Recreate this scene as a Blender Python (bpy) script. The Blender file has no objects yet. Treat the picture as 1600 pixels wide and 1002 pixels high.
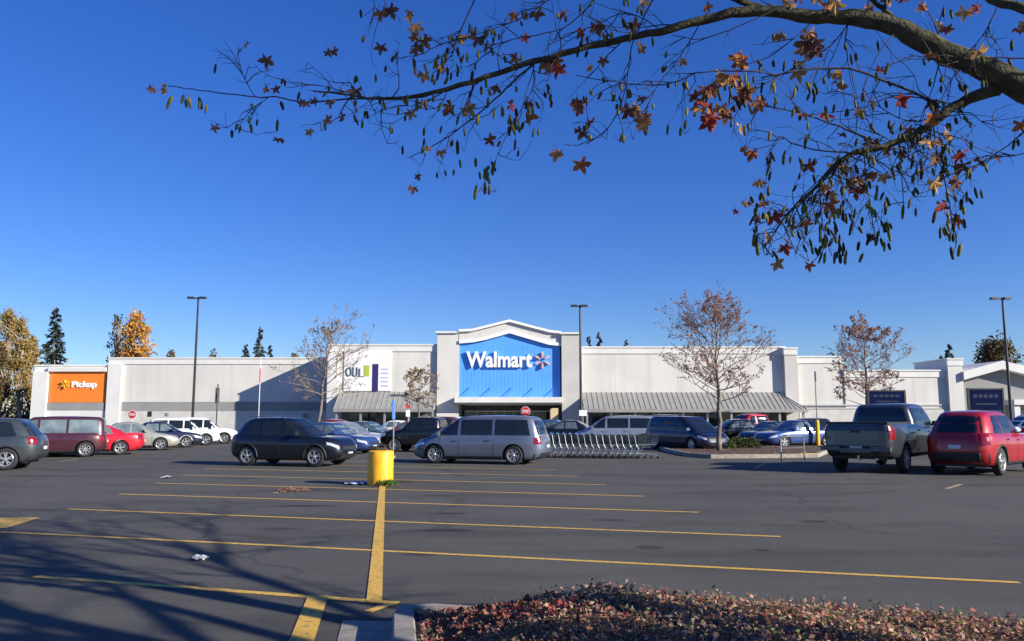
import bpy, bmesh, math, random
from mathutils import Vector, Matrix, noise
R = math.radians
sc = bpy.context.scene
COL = sc.collection
random.seed(7)

# ------------------------------------------------------------------ camera
F, HZ, EYE = 1244.0, 652.0, 1.7
PITCH = math.atan((HZ-501)/F)
FW = Vector((0, math.cos(PITCH), math.sin(PITCH))); UP = Vector((0, -math.sin(PITCH), math.cos(PITCH)))
def ray(x, y): return FW*F + Vector((1,0,0))*(x-800) + UP*(501-y)
def G(x, y, z=0.0):
    r = ray(x, y); k = (z-EYE)/r.z
    return Vector((r.x*k, r.y*k, z))
def P(x, y, Y):
    r = ray(x, y); k = Y/r.y
    return Vector((r.x*k, Y, EYE+r.z*k))
def proj(v):
    d = Vector(v)-Vector((0,0,EYE)); w = d.dot(FW)
    if w < .05: return None
    return (800+d.x/w*F, 501-d.dot(UP)/w*F)
cam = bpy.data.cameras.new('camera'); co = bpy.data.objects.new('camera', cam); COL.objects.link(co)
cam.sensor_width = 36; cam.lens = 36*F/1600; cam.clip_end = 3000; cam.clip_start = .05
co.location = (0,0,EYE); co.rotation_euler = (math.pi/2+PITCH, 0, 0); sc.camera = co

# ------------------------------------------------------------------ light
SX, SY, SZ = 2.0, -1.0, 0.9
EL = math.atan2(SZ, math.hypot(SX, SY)); AZ = math.atan2(SX, SY)
w = bpy.data.worlds.new('World'); sc.world = w; w.use_nodes = True
nt = w.node_tree; bg = nt.nodes['Background']
sky = nt.nodes.new('ShaderNodeTexSky'); sky.sky_type = 'NISHITA'; sky.sun_disc = False
sky.sun_elevation = EL; sky.sun_rotation = AZ; sky.air_density = 1.0; sky.dust_density = 0.0; sky.ozone_density = 5.0
hs = nt.nodes.new('ShaderNodeHueSaturation'); hs.inputs['Saturation'].default_value = 1.27; hs.inputs['Hue'].default_value = .519
gm = nt.nodes.new('ShaderNodeGamma'); gm.inputs[1].default_value = .88; nt.links.new(sky.outputs[0], gm.inputs[0]); nt.links.new(gm.outputs[0], hs.inputs['Color']); tn = nt.nodes.new('ShaderNodeMix'); tn.data_type = 'RGBA'; tn.blend_type = 'MULTIPLY'; tn.inputs[0].default_value = 1; tn.inputs[7].default_value = (.78,.87,1.04,1)
nt.links.new(hs.outputs[0], tn.inputs[6]); nt.links.new(tn.outputs[2], bg.inputs[0])
bg.inputs[1].default_value = 0.102
sl = bpy.data.lights.new('sun', 'SUN'); sl.energy = 5.0; sl.angle = R(.5); sl.color = (1, .925, .80)
so = bpy.data.objects.new('sun', sl); COL.objects.link(so)
so.rotation_euler = Vector((SX, SY, SZ)).to_track_quat('Z', 'Y').to_euler()
sc.view_settings.view_transform = 'Standard'; sc.view_settings.look = 'None'; sc.view_settings.exposure = 0.8

# ------------------------------------------------------------------ materials
def mat(name, col, rough=.7, metal=0, spec=.5, coat=0, nscale=0, namp=0, bump=0, bscale=None, emit=None, alpha=None):
    m = bpy.data.materials.new(name); m.use_nodes = True; t = m.node_tree; b = t.nodes['Principled BSDF']
    b.inputs['Base Color'].default_value = (*col, 1); b.inputs['Roughness'].default_value = rough
    b.inputs['Metallic'].default_value = metal; b.inputs['Specular IOR Level'].default_value = spec
    b.inputs['Coat Weight'].default_value = coat; b.inputs['Coat Roughness'].default_value = .05
    if namp or bump:
        tc = t.nodes.new('ShaderNodeTexCoord')
        n = t.nodes.new('ShaderNodeTexNoise'); n.inputs['Scale'].default_value = nscale or 5; n.inputs['Detail'].default_value = 6
        t.links.new(tc.outputs['Object'], n.inputs['Vector'])
        if namp:
            r = t.nodes.new('ShaderNodeValToRGB'); r.color_ramp.elements[0].position = .3; r.color_ramp.elements[1].position = .7
            r.color_ramp.elements[0].color = (*[c*(1-namp) for c in col], 1); r.color_ramp.elements[1].color = (*[min(1, c*(1+namp)) for c in col], 1)
            t.links.new(n.outputs[0], r.inputs[0]); t.links.new(r.outputs[0], b.inputs['Base Color'])
        if bump:
            n2 = t.nodes.new('ShaderNodeTexNoise'); n2.inputs['Scale'].default_value = bscale or 20; n2.inputs['Detail'].default_value = 5
            t.links.new(tc.outputs['Object'], n2.inputs['Vector'])
            bp = t.nodes.new('ShaderNodeBump'); bp.inputs['Strength'].default_value = bump; bp.inputs['Distance'].default_value = .02
            t.links.new(n2.outputs[0], bp.inputs['Height']); t.links.new(bp.outputs[0], b.inputs['Normal'])
    return m
def leafmat(name, cols, rough=.6, trans=.25):
    """colour picked per leaf island"""
    m = bpy.data.materials.new(name); m.use_nodes = True; t = m.node_tree; b = t.nodes['Principled BSDF']
    g = t.nodes.new('ShaderNodeNewGeometry'); r = t.nodes.new('ShaderNodeValToRGB'); r.color_ramp.interpolation = 'CONSTANT'
    e = r.color_ramp.elements
    while len(e) < len(cols): e.new(.5)
    for i, c in enumerate(cols): e[i].position = i/len(cols); e[i].color = (*c, 1)
    t.links.new(g.outputs['Random Per Island'], r.inputs[0]); t.links.new(r.outputs[0], b.inputs['Base Color'])
    b.inputs['Roughness'].default_value = rough; b.inputs['Specular IOR Level'].default_value = .3
    if trans:
        tr = t.nodes.new('ShaderNodeBsdfTranslucent'); mx = t.nodes.new('ShaderNodeMixShader'); mx.inputs[0].default_value = trans
        t.links.new(r.outputs[0], tr.inputs[0]); t.links.new(b.outputs[0], mx.inputs[1]); t.links.new(tr.outputs[0], mx.inputs[2])
        t.links.new(mx.outputs[0], t.nodes['Material Output'].inputs[0])
    return m
def paint(name, col, metal=.35, rough=.35):
    m = mat(name, col, rough, metal, .5, .8, 3, .06); return m

M = {}
def asphalt():
    m = bpy.data.materials.new('asphalt'); m.use_nodes = True; t = m.node_tree; L = t.links; b = t.nodes['Principled BSDF']
    tc = t.nodes.new('ShaderNodeTexCoord')
    def N(scale, det=6, rough=.6, vec=None):
        n = t.nodes.new('ShaderNodeTexNoise'); n.inputs['Scale'].default_value = scale; n.inputs['Detail'].default_value = det; n.inputs['Roughness'].default_value = rough
        L.new(vec or tc.outputs['Object'], n.inputs['Vector']); return n.outputs[0]
    def ramp(inp, p0, c0, p1, c1):
        r = t.nodes.new('ShaderNodeValToRGB'); r.color_ramp.elements[0].position = p0; r.color_ramp.elements[1].position = p1
        r.color_ramp.elements[0].color = (*c0, 1); r.color_ramp.elements[1].color = (*c1, 1); L.new(inp, r.inputs[0]); return r.outputs[0]
    def mul(a, c, f=1):
        x = t.nodes.new('ShaderNodeMix'); x.data_type = 'RGBA'; x.blend_type = 'MULTIPLY'; x.inputs[0].default_value = f
        L.new(a, x.inputs[6]); L.new(c, x.inputs[7]); return x.outputs[2]
    base = ramp(N(.16, 5), .3, (.079,.0765,.069), .72, (.108,.104,.092))
    fine = ramp(N(28, 4, .8), .3, (.66,.66,.66), .7, (1.3,1.3,1.3))
    fine2 = ramp(N(170, 3, .8), .3, (.5,.5,.5), .7, (1.5,1.5,1.5))
    c = mul(mul(base, fine, .9), fine2, .8)
    st = t.nodes.new('ShaderNodeMapping'); st.inputs['Scale'].default_value = (.35, 1.3, 1); st.inputs['Rotation'].default_value = (0,0,R(16)); L.new(tc.outputs['Object'], st.inputs['Vector'])
    c = mul(c, ramp(N(.55, 6, .65, st.outputs[0]), .36, (.72,.71,.70), .52, (1,1,1)))
    # sealed cracks
    dn = t.nodes.new('ShaderNodeTexNoise'); dn.inputs['Scale'].default_value = .9; dn.inputs['Detail'].default_value = 4; L.new(tc.outputs['Object'], dn.inputs['Vector'])
    ad = t.nodes.new('ShaderNodeVectorMath'); ad.operation = 'MULTIPLY_ADD'; ad.inputs[1].default_value = (1.3,1.3,0); L.new(dn.outputs['Color'], ad.inputs[0]); L.new(tc.outputs['Object'], ad.inputs[2])
    v = t.nodes.new('ShaderNodeTexVoronoi'); v.feature = 'DISTANCE_TO_EDGE'; v.inputs['Scale'].default_value = .13; L.new(ad.outputs[0], v.inputs['Vector'])
    c = mul(c, ramp(v.outputs[0], .0015, (.62,.61,.60), .006, (1,1,1)), .9)
    # oil and tyre stains, one per stall half
    sx = t.nodes.new('ShaderNodeSeparateXYZ'); L.new(tc.outputs['Object'], sx.inputs[0])
    def stain(cx, cy, rx, ry, dark):
        nonlocal c
        mp = t.nodes.new('ShaderNodeMapping'); mp.vector_type = 'POINT'; mp.inputs['Location'].default_value = (-cx/rx, -cy/ry, 0); mp.inputs['Scale'].default_value = (1/rx, 1/ry, 0)
        L.new(tc.outputs['Object'], mp.inputs['Vector'])
        ln = t.nodes.new('ShaderNodeVectorMath'); ln.operation = 'LENGTH'; L.new(mp.outputs[0], ln.inputs[0])
        a = t.nodes.new('ShaderNodeMath'); a.operation = 'MULTIPLY_ADD'; a.inputs[1].default_value = 1.1; L.new(dn.outputs[0], a.inputs[0]); L.new(ln.outputs['Value'], a.inputs[2])
        c = mul(c, ramp(a.outputs[0], .75, (dark,)*3, 1.45, (1,1,1)))
    for i, (px, py, rx, ry) in enumerate([(690,829,1.0,.35),(705,802,.9,.4),(680,775,.8,.35),(960,813,.6,.35),(480,765,1.1,.35),(660,866,.5,.3),(1015,856,.35,.3),(440,826,1.1,.45),(470,791,1.2,.35),(1270,815,.5,.3),(640,752,1.6,.5),(360,748,1.5,.4),(1190,860,.25,.2)]):
        g = G(px, py); stain(g.x, g.y, rx*1.35, ry*1.3, .38+.05*(i%4))
    L.new(c, b.inputs['Base Color']); b.inputs['Roughness'].default_value = .88; b.inputs['Specular IOR Level'].default_value = .25
    bp = t.nodes.new('ShaderNodeBump'); bp.inputs['Strength'].default_value = .5; bp.inputs['Distance'].default_value = .01; L.new(N(110, 4, .7), bp.inputs['Height']); L.new(bp.outputs[0], b.inputs['Normal'])
    return m
def streaky(m):
    t = m.node_tree; L = t.links; b = t.nodes['Principled BSDF']; src = b.inputs['Base Color'].links[0].from_socket
    tc = t.nodes.new('ShaderNodeTexCoord'); mp = t.nodes.new('ShaderNodeMapping'); mp.inputs['Scale'].default_value = (1.6,1.6,.10); L.new(tc.outputs['Object'], mp.inputs['Vector'])
    n = t.nodes.new('ShaderNodeTexNoise'); n.inputs['Scale'].default_value = 1.0; n.inputs['Detail'].default_value = 7; L.new(mp.outputs[0], n.inputs['Vector'])
    r = t.nodes.new('ShaderNodeValToRGB'); e = r.color_ramp.elements; e[0].position = .36; e[0].color = (.945,.935,.915,1); e[1].position = .52; e[1].color = (1,1,1,1); L.new(n.outputs[0], r.inputs[0])
    x = t.nodes.new('ShaderNodeMix'); x.data_type = 'RGBA'; x.blend_type = 'MULTIPLY'; x.inputs[0].default_value = 1; L.new(src, x.inputs[6]); L.new(r.outputs[0], x.inputs[7]); L.new(x.outputs[2], b.inputs['Base Color']); return m
M['asphalt'] = asphalt()
def worn_paint():
    m = bpy.data.materials.new('yellow line paint'); m.use_nodes = True; t = m.node_tree; L = t.links; b = t.nodes['Principled BSDF']
    tc = t.nodes.new('ShaderNodeTexCoord'); n = t.nodes.new('ShaderNodeTexNoise'); n.inputs['Scale'].default_value = 14; n.inputs['Detail'].default_value = 8; n.inputs['Roughness'].default_value = .75
    L.new(tc.outputs['Object'], n.inputs['Vector']); r = t.nodes.new('ShaderNodeValToRGB'); e = r.color_ramp.elements
    e[0].position = .375; e[0].color = (.15,.13,.10,1); e[1].position = .47; e[1].color = (.66,.39,.05,1); e.new(.75).color = (.74,.48,.11,1)
    L.new(n.outputs[0], r.inputs[0]); L.new(r.outputs[0], b.inputs['Base Color']); b.inputs['Roughness'].default_value = .7
    return m
M['line'] = worn_paint()
M['line_old'] = mat('faded line paint', (.42,.32,.16), .8, nscale=10, namp=.45)
M['concrete'] = mat('curb concrete', (.27,.245,.205), .85, nscale=7, namp=.25, bump=.3, bscale=60)
M['dirt'] = mat('bark mulch', (.085,.055,.04), .95, nscale=14, namp=.5, bump=1, bscale=30)
M['wall'] = mat('cream stucco', (.615,.60,.56), .85, nscale=.35, namp=.07, bump=.15, bscale=30)
M['wall'] = streaky(M['wall'])
M['wall_light'] = mat('white stucco trim', (.68,.67,.64), .8, nscale=.8, namp=.06)
M['wall_grey'] = mat('grey stucco', (.50,.49,.46), .85, nscale=.5, namp=.08, bump=.15, bscale=30)
M['band'] = mat('grey band', (.27,.27,.26), .85, nscale=.6, namp=.1)
M['block'] = mat('split block base', (.54,.53,.49), .9, nscale=1.2, namp=.12, bump=.4, bscale=14)
M['blue'] = mat('blue sign panel', (.10,.36,.93), .45, nscale=.6, namp=.06)
M['orange'] = mat('orange sign panel', (.88,.22,.025), .5, nscale=.6, namp=.08)
M['white'] = mat('white', (.85,.85,.84), .5)
M['spark'] = mat('spark petals', (.80,.42,.30), .5)
M['spark_y'] = mat('yellow spark petals', (.85,.48,.03), .5)
M['darkside'] = mat('dark return', (.05,.07,.10), .7)
M['awning'] = mat('standing seam metal', (.31,.305,.28), .6, .2, nscale=1.5, namp=.1)
M['glass'] = mat('dark window glass', (.015,.02,.025), .06, 0, .6)
M['frame'] = mat('aluminium frame', (.45,.45,.45), .4, .6)
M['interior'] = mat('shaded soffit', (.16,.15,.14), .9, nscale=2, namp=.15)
M['roof'] = mat('flat roof membrane', (.4,.4,.4), .9, nscale=1, namp=.1)
M['steel_dark'] = mat('dark bronze steel', (.035,.035,.04), .5, .3, nscale=4, namp=.2)
M['steel'] = mat('galvanised steel', (.42,.43,.44), .35, .8, nscale=8, namp=.15)
M['chrome'] = mat('wire chrome', (.50,.53,.54), .3, .7, nscale=8, namp=.1)
M['cartgrey'] = mat('cart wire', (.09,.12,.13), .4, .5, nscale=8, namp=.1)
def chipped():
    m = mat('chipped yellow paint', (.88,.44,.01), .5, bump=.3, bscale=22); t = m.node_tree; b = t.nodes['Principled BSDF']
    tc = t.nodes.new('ShaderNodeTexCoord'); n = t.nodes.new('ShaderNodeTexNoise'); n.inputs['Scale'].default_value = 7; n.inputs['Detail'].default_value = 9; n.inputs['Roughness'].default_value = .7
    mp = t.nodes.new('ShaderNodeMapping'); mp.inputs['Scale'].default_value = (1,1,.6); t.links.new(tc.outputs['Object'], mp.inputs['Vector']); t.links.new(mp.outputs[0], n.inputs['Vector'])
    r = t.nodes.new('ShaderNodeValToRGB'); e = r.color_ramp.elements; e[0].position = .30; e[0].color = (.30,.22,.13,1); e[1].position = .36; e[1].color = (.70,.33,.015,1); e.new(.6).color = (.90,.46,.012,1)
    t.links.new(n.outputs[0], r.inputs[0]); t.links.new(r.outputs[0], b.inputs['Base Color']); return m
M['chipped'] = chipped()
M['yellow'] = mat('yellow safety paint', (.88,.44,.01), .5, nscale=4, namp=.10, bump=.12, bscale=25)
M['red'] = mat('red sign', (.50,.02,.025), .45)
M['signblue'] = mat('blue sign face', (.05,.16,.5), .45)
M['navy'] = mat('navy board', (.006,.011,.045), .9, 0, .03, 0, nscale=3, namp=.15)
M['navytext'] = mat('faint board lettering', (.03,.04,.08), .7, 0, .15)
M['tyre'] = mat('tyre rubber', (.018,.018,.019), .8, nscale=10, namp=.2)
M['rim'] = mat('alloy rim', (.55,.56,.57), .3, .7, nscale=6, namp=.08)
M['trim'] = mat('black trim', (.02,.02,.022), .55, nscale=8, namp=.15)
M['carglass'] = mat('tinted car glass', (.012,.016,.02), .04, 0, .7, 0, 2, .2)
M['carglass_l'] = mat('light car glass', (.12,.16,.17), .05, 0, .8, 0, 2, .5)
M['headlamp'] = mat('headlamp lens', (.75,.78,.8), .08, .3, .8)
M['tail'] = mat('tail lamp lens', (.22,.008,.012), .12, 0, .8)
M['amber'] = mat('amber lens', (.7,.2,.02), .15)
M['plate'] = mat('licence plate', (.62,.63,.64), .5, nscale=20, namp=.2)
M['bark'] = mat('grey bark', (.16,.135,.11), .9, nscale=9, namp=.45, bump=.8, bscale=30)
M['bark_moss'] = mat('mossy bark', (.068,.062,.034), .95, nscale=11, namp=.6, bump=1, bscale=40)
M['bark_far'] = mat('pale bark', (.33,.29,.24), .9, nscale=3, namp=.3)
M['twig'] = mat('brown twig', (.23,.17,.14), .9, nscale=3, namp=.3)
M['twig_dark'] = mat('dark twig', (.05,.04,.035), .9, nscale=6, namp=.4)
M['leaf_red'] = leafmat('red maple leaves', [(.40,.07,.05),(.50,.17,.05),(.26,.10,.06),(.50,.28,.10),(.24,.12,.07),(.55,.33,.12),(.45,.2,.1)], trans=.45)
M['pods'] = leafmat('hanging catkins', [(.14,.18,.03),(.24,.26,.05),(.09,.11,.03),(.30,.25,.06),(.17,.13,.05),(.06,.06,.03)], trans=.45)
M['bed'] = leafmat('dry groundcover leaves', [(0.312, 0.143, 0.104), (0.468, 0.26, 0.169), (0.195, 0.182, 0.078), (0.143, 0.169, 0.065), (0.572, 0.351, 0.234), (0.39, 0.143, 0.104), (0.221, 0.117, 0.091), (0.6, 0.429, 0.312), (0.117, 0.143, 0.052), (0.494, 0.221, 0.13), (0.364, 0.26, 0.182), (0.182, 0.104, 0.078)], .75, .35)
M['bedred'] = leafmat('fallen red leaves', [(.30,.05,.04),(.28,.10,.06),(.34,.17,.10),(.24,.09,.07)], .6, .2)
M['hedge'] = leafmat('low green shrub', [(.07,.10,.025),(.045,.075,.02),(.10,.13,.035),(.06,.06,.03)])
M['yleaf'] = leafmat('yellowing leaves', [(.36,.26,.07),(.28,.22,.08),(.42,.28,.08),(.22,.19,.08),(.34,.20,.08)])
M['oleaf'] = leafmat('orange leaves', [(.60,.27,.03),(.48,.22,.04),(.62,.34,.06),(.34,.20,.07)])
M['cleaf'] = leafmat('conifer needles', [(.022,.035,.02),(.035,.045,.022),(.015,.028,.02),(.05,.05,.025)], trans=0)
M['rleaf'] = leafmat('dry reddish leaves', [(.32,.17,.14),(.38,.23,.16),(.25,.14,.12),(.40,.27,.15)], trans=.4)
M['bleaf'] = leafmat('dull brown leaves', [(.13,.10,.04),(.09,.085,.04),(.17,.10,.045)])
M['bleaf2'] = leafmat('tan leaves', [(.36,.27,.17),(.30,.20,.13),(.42,.32,.20)], trans=.4)
M['grass'] = leafmat('green weed', [(.06,.15,.02),(.10,.19,.04)])
M['far'] = leafmat('undergrowth', [(.11,.085,.045),(.07,.06,.03),(.14,.10,.05)])
M['paper'] = mat('white paper', (.36,.36,.39), .8)

# ------------------------------------------------------------------ mesh builder
class MB:
    def __init__(s): s.v = []; s.f = []; s.mi = []; s.m = 0
    def add(s, vs, fs):
        o = len(s.v); s.v += [tuple(p) for p in vs]; s.f += [tuple(i+o for i in f) for f in fs]; s.mi += [s.m]*len(fs)
    def box(s, c, d, rz=0, tx=1.0):
        cx, cy, cz = c; a, b, h = d[0]/2, d[1]/2, d[2]/2; cr, sr = math.cos(rz), math.sin(rz); V = []
        for z, k in ((-h, 1), (h, tx)):
            for x, y in ((-a,-b),(a,-b),(a,b),(-a,b)):
                x *= k; y *= k; V.append((cx+x*cr-y*sr, cy+x*sr+y*cr, cz+z))
        s.add(V, [(3,2,1,0),(4,5,6,7),(0,1,5,4),(1,2,6,5),(2,3,7,6),(3,0,4,7)])
    def bb(s, x0, x1, y0, y1, z0, z1): s.box(((x0+x1)/2,(y0+y1)/2,(z0+z1)/2), (abs(x1-x0),abs(y1-y0),abs(z1-z0)))
    def tube(s, pts, rads, k=6, cap=True):
        pts = [Vector(p) for p in pts]; n = len(pts)
        if not isinstance(rads, (list, tuple)): rads = [rads]*n
        V = []; ref = None
        for i in range(n):
            d = (pts[min(i+1, n-1)]-pts[max(i-1, 0)])
            if d.length < 1e-9: d = Vector((0,0,1))
            d.normalize()
            if ref is None: ref = d.orthogonal().normalized()
            ref = (ref-d*ref.dot(d))
            if ref.length < 1e-6: ref = d.orthogonal()
            ref.normalize(); q = d.cross(ref)
            for j in range(k):
                a = 2*math.pi*j/k; V.append(pts[i]+(ref*math.cos(a)+q*math.sin(a))*rads[i])
        Fs = [(i*k+j, i*k+(j+1)%k, (i+1)*k+(j+1)%k, (i+1)*k+j) for i in range(n-1) for j in range(k)]
        if cap and k > 2: Fs += [tuple(range(k-1, -1, -1)), tuple((n-1)*k+j for j in range(k))]
        s.add(V, Fs)
    def lathe(s, prof, c, axis='z', k=24):
        V = []
        for r, h in prof:
            for j in range(k):
                a = 2*math.pi*j/k
                if axis == 'z': V.append((c[0]+r*math.cos(a), c[1]+r*math.sin(a), c[2]+h))
                else: V.append((c[0]+r*math.cos(a), c[1]+h, c[2]+r*math.sin(a)))
        n = len(prof); s.add(V, [(i*k+j, i*k+(j+1)%k, (i+1)*k+(j+1)%k, (i+1)*k+j) for i in range(n-1) for j in range(k)])
    def prism(s, poly, y0, y1):      # polygon in (x,z) extruded along y
        n = len(poly); V = [(x, y0, z) for x, z in poly]+[(x, y1, z) for x, z in poly]
        s.add(V, [tuple(range(n)), tuple(range(2*n-1, n-1, -1))]+[(i, i+n, (i+1)%n+n, (i+1)%n) for i in range(n)])
    def slab(s, poly, z0, z1):       # polygon in (x,y)
        n = len(poly); V = [(x, y, z0) for x, y in poly]+[(x, y, z1) for x, y in poly]
        s.add(V, [tuple(range(n-1, -1, -1)), tuple(range(n, 2*n))]+[(i, (i+1)%n, (i+1)%n+n, i+n) for i in range(n)])
    def leaf(s, p, d, size, wid=.6, nrm=None):
        p = Vector(p); d = Vector(d).normalized(); n = nrm or Vector((random.uniform(-1,1), random.uniform(-1,1), random.uniform(-1,1)))
        q = d.cross(n)
        if q.length < 1e-4: q = d.orthogonal()
        q.normalize(); s.add([p, p+d*size*.5+q*size*wid*.5, p+d*size, p+d*size*.5-q*size*wid*.5], [(0,1,2,3)])
    def build(s, name, mats, parent=None, smooth=False):
        me = bpy.data.meshes.new(name); me.from_pydata(s.v, [], s.f)
        if not isinstance(mats, (list, tuple)): mats = [mats]
        for m in mats: me.materials.append(m)
        if len(mats) > 1: me.polygons.foreach_set('material_index', s.mi)
        if smooth: me.polygons.foreach_set('use_smooth', [True]*len(s.f))
        me.update(); o = bpy.data.objects.new(name, me); COL.objects.link(o)
        if parent: o.parent = parent
        return o
def tag(o, label=None, cat=None, group=None, kind=None):
    if label: o['label'] = label
    if cat: o['category'] = cat
    if group: o['group'] = group
    if kind: o['kind'] = kind
    return o
def thing(name, label, cat, loc=(0,0,0), rz=0, group=None):
    o = bpy.data.objects.new(name, None); COL.objects.link(o); o.location = loc; o.rotation_euler = (0,0,rz)
    return tag(o, label, cat, group)
def children(o): return [c for c in list(bpy.data.objects) if c.parent == o]
def dup(o, parent=None, swap=None):
    c = o.copy(); COL.objects.link(c); c.parent = parent
    if swap and o.data and any(m in swap for m in o.data.materials):
        c.data = o.data.copy()
        for i, m in enumerate(c.data.materials):
            if m in swap: c.data.materials[i] = swap[m]
    for ch in children(o): dup(ch, c, swap)
    return c
def text(name, s, height, width, thick, m, parent, loc, bold=0.0):
    """lettering: xz-plane, facing -y; loc = lower left"""
    cu = bpy.data.curves.new(name, 'FONT'); cu.body = s; cu.extrude = .02; cu.offset = bold; cu.size = 1; cu.resolution_u = 4
    t = bpy.data.objects.new(name+'_src', cu); COL.objects.link(t)
    dg = bpy.context.evaluated_depsgraph_get(); dg.update()
    me = bpy.data.meshes.new_from_object(t.evaluated_get(dg)); bpy.data.objects.remove(t)
    xs = [v.co.x for v in me.vertices]; ys = [v.co.y for v in me.vertices]
    x0, x1, y0, y1 = min(xs), max(xs), min(ys), max(ys)
    base = 0
    for v in me.vertices:
        X = (v.co.x-x0)/(x1-x0)*width; Z = (v.co.y-y0)/(y1-y0)*height
        v.co = Vector((X, -v.co.z/.04*thick, Z))
    me.name = name; me.materials.clear(); me.materials.append(m)
    o = bpy.data.objects.new(name, me); COL.objects.link(o); o.parent = parent; o.location = loc; return o

# ------------------------------------------------------------------ ground
b = MB(); b.add([(-1500,-200,0),(1500,-200,0),(1500,2500,0),(-1500,2500,0)], [(0,1,2,3)])
tag(b.build('asphalt_ground', M['asphalt']), kind='structure')
def strip(mb, a, c, wd, z=.004):
    a = Vector(a); c = Vector(c); d = (c-a); d.z = 0; d.normalize(); n = Vector((-d.y, d.x, 0))*wd/2
    mb.add([(a-n).to_2d().to_tuple()+(z,), (c-n).to_2d().to_tuple()+(z,), (c+n).to_2d().to_tuple()+(z,), (a+n).to_2d().to_tuple()+(z,)], [(0,1,2,3)])
DIR = Vector((1,-.285,0)).normalized()
mk = MB()
C = [Vector((-1.77-.49*(k-1), 10.5+2.93*(k-1), 0)) for k in range(0, 9)]
for k in range(1, 9):
    a = C[k]-DIR*6.25; c = C[k]+DIR*(7.3 if k == 1 else 6.35)
    if k == 1: a = C[k]-DIR*6.1
    strip(mk, a, c, .10 if k < 3 else .11)
strip(mk, G(55,901), G(622,943), .11)
tag(mk.build('stall_lines', M['line']), kind='structure')
mk = MB(); strip(mk, G(584.5,941), G(597.5,759), .145, .008); strip(mk, G(598,756), G(606,722), .12, .008)
strip(mk, G(497,932), G(470,1006), .19, .008); strip(mk, G(575,957), G(612,944), .09, .008)
mk.add([tuple(G(-40,808,.008)), tuple(G(-40,826,.008)), tuple(G(10,825,.008)), tuple(G(62,809,.008))], [(3,2,1,0)])
tag(mk.build('centre_line', M['line']), kind='structure')
mk = MB(); strip(mk, G(1478,764), G(1502,757), .1); strip(mk, G(1180,731), G(1196,724.5), .1); strip(mk, G(88,722), G(122,718), .1)
tag(mk.build('faded_stall_lines', M['line_old']), kind='structure')

# ------------------------------------------------------------------ near planting bed
CA = G(630,943,.15); cB = CA+DIR*9
cd = Vector((.145,-1,0)).normalized(); cC = CA+cd*6
kb = MB()
def curb(mb, pts, wd, h):
    pts = [Vector((p[0], p[1], 0)) for p in pts]; n = len(pts); V = []
    for i, p in enumerate(pts):
        d = (pts[min(i+1,n-1)]-pts[max(i-1,0)]).normalized(); q = Vector((-d.y, d.x, 0))*wd/2
        for s_, z in ((1.08,0),(1,h-.02),(.85,h),(-.85,h),(-1,h-.02),(-1.08,0)): V.append((p.x+q.x*s_, p.y+q.y*s_, z))
    k = 6; Fs = [(i*k+j, i*k+j+1, (i+1)*k+j+1, (i+1)*k+j) for i in range(n-1) for j in range(k-1)]+[(5,4,3,2,1,0), tuple((n-1)*k+j for j in range(k))]
    mb.add(V, Fs)
curb(kb, [cC, CA+cd*.3, CA+cd*.1+DIR*.03, CA+DIR*.25, cB], .17, .15)
kb.m = 0
tag(kb.build('concrete_curb', M['concrete']), kind='structure')
g = MB(); o1 = CA-DIR*.1; n_ = -DIR
g.add([tuple(Vector((p.x, p.y, .006))) for p in (CA-DIR*.55+cd*.12, CA-DIR*.05+cd*.02, cC-DIR*.05, cC-DIR*.55)], [(0,3,2,1)])
tag(g.build('gutter_pan', M['concrete']), kind='structure')
b = MB(); b.slab([(p.x,p.y) for p in (CA+DIR*.1+cd*.1, cC+DIR*.08, cC+DIR*9, cB+cd*.1)], 0, .11)
tag(b.build('mulch_bed', M['dirt']), kind='structure')
def moundz(u, v):   # u along DIR from left, v towards camera from the back curb
    e = min(1, max(0, (u-.35)/1.1)); e2 = min(1, max(0, (v-.12)/.55))
    h = .12+.40*e**.6*math.sqrt(e2)*(1-.045*u)
    return h+.05*noise.noise(Vector((u*1.6, v*1.6, 0)))+.03*noise.noise(Vector((u*5, v*5, 3)))*e
lb = MB(); rr = random.Random(5)
for i in range(64000):
    u = rr.uniform(.12, 6.6); v = rr.uniform(.1, 3.0)
    if u < .8 and rr.random() < .35: continue
    p = CA+DIR*u+cd*v; z = moundz(u, v)-rr.random()**2*.09
    if u > .9: z += (rr.random()**7)*.06
    d = Vector((rr.gauss(0,1), rr.gauss(0,1), rr.gauss(.15,.45))); s_ = rr.uniform(.020,.044)
    lb.leaf((p.x, p.y, z), d, s_, rr.uniform(.4,.8), Vector((rr.gauss(.35,.6), rr.gauss(-.25,.6), 1)))
sk = MB(); nu, nv = 70, 34
for j in range(nv+1):
    for i in range(nu+1):
        u = .15+6.6*i/nu; v = .1+3.1*j/nv; p = CA+DIR*u+cd*v; sk.v.append((p.x, p.y, moundz(u, v)-.06))
sk.f = [(j*(nu+1)+i, (j+1)*(nu+1)+i, (j+1)*(nu+1)+i+1, j*(nu+1)+i+1) for j in range(nv) for i in range(nu)]; sk.mi = [0]*len(sk.f)
mound = tag(thing('groundcover', 'low mounded shrub groundcover with dry reddish brown leaves in the near bed', 'groundcover'), kind='stuff')
sk.build('litter', M['dirt'], mound, True); lb.build('foliage', M['bed'], mound)
tw = MB()
for i in range(1500):
    u = rr.uniform(.7, 6.4); v = rr.uniform(.15, 2.6); p = CA+DIR*u+cd*v; z = moundz(u, v)-.06
    tw.tube([(p.x,p.y,z), (p.x+rr.gauss(0,.03), p.y+rr.gauss(0,.03), z+rr.uniform(.05,.14))], [.003,.0015], 3, False)
tw.build('twigs', M['twig'], mound)
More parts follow.
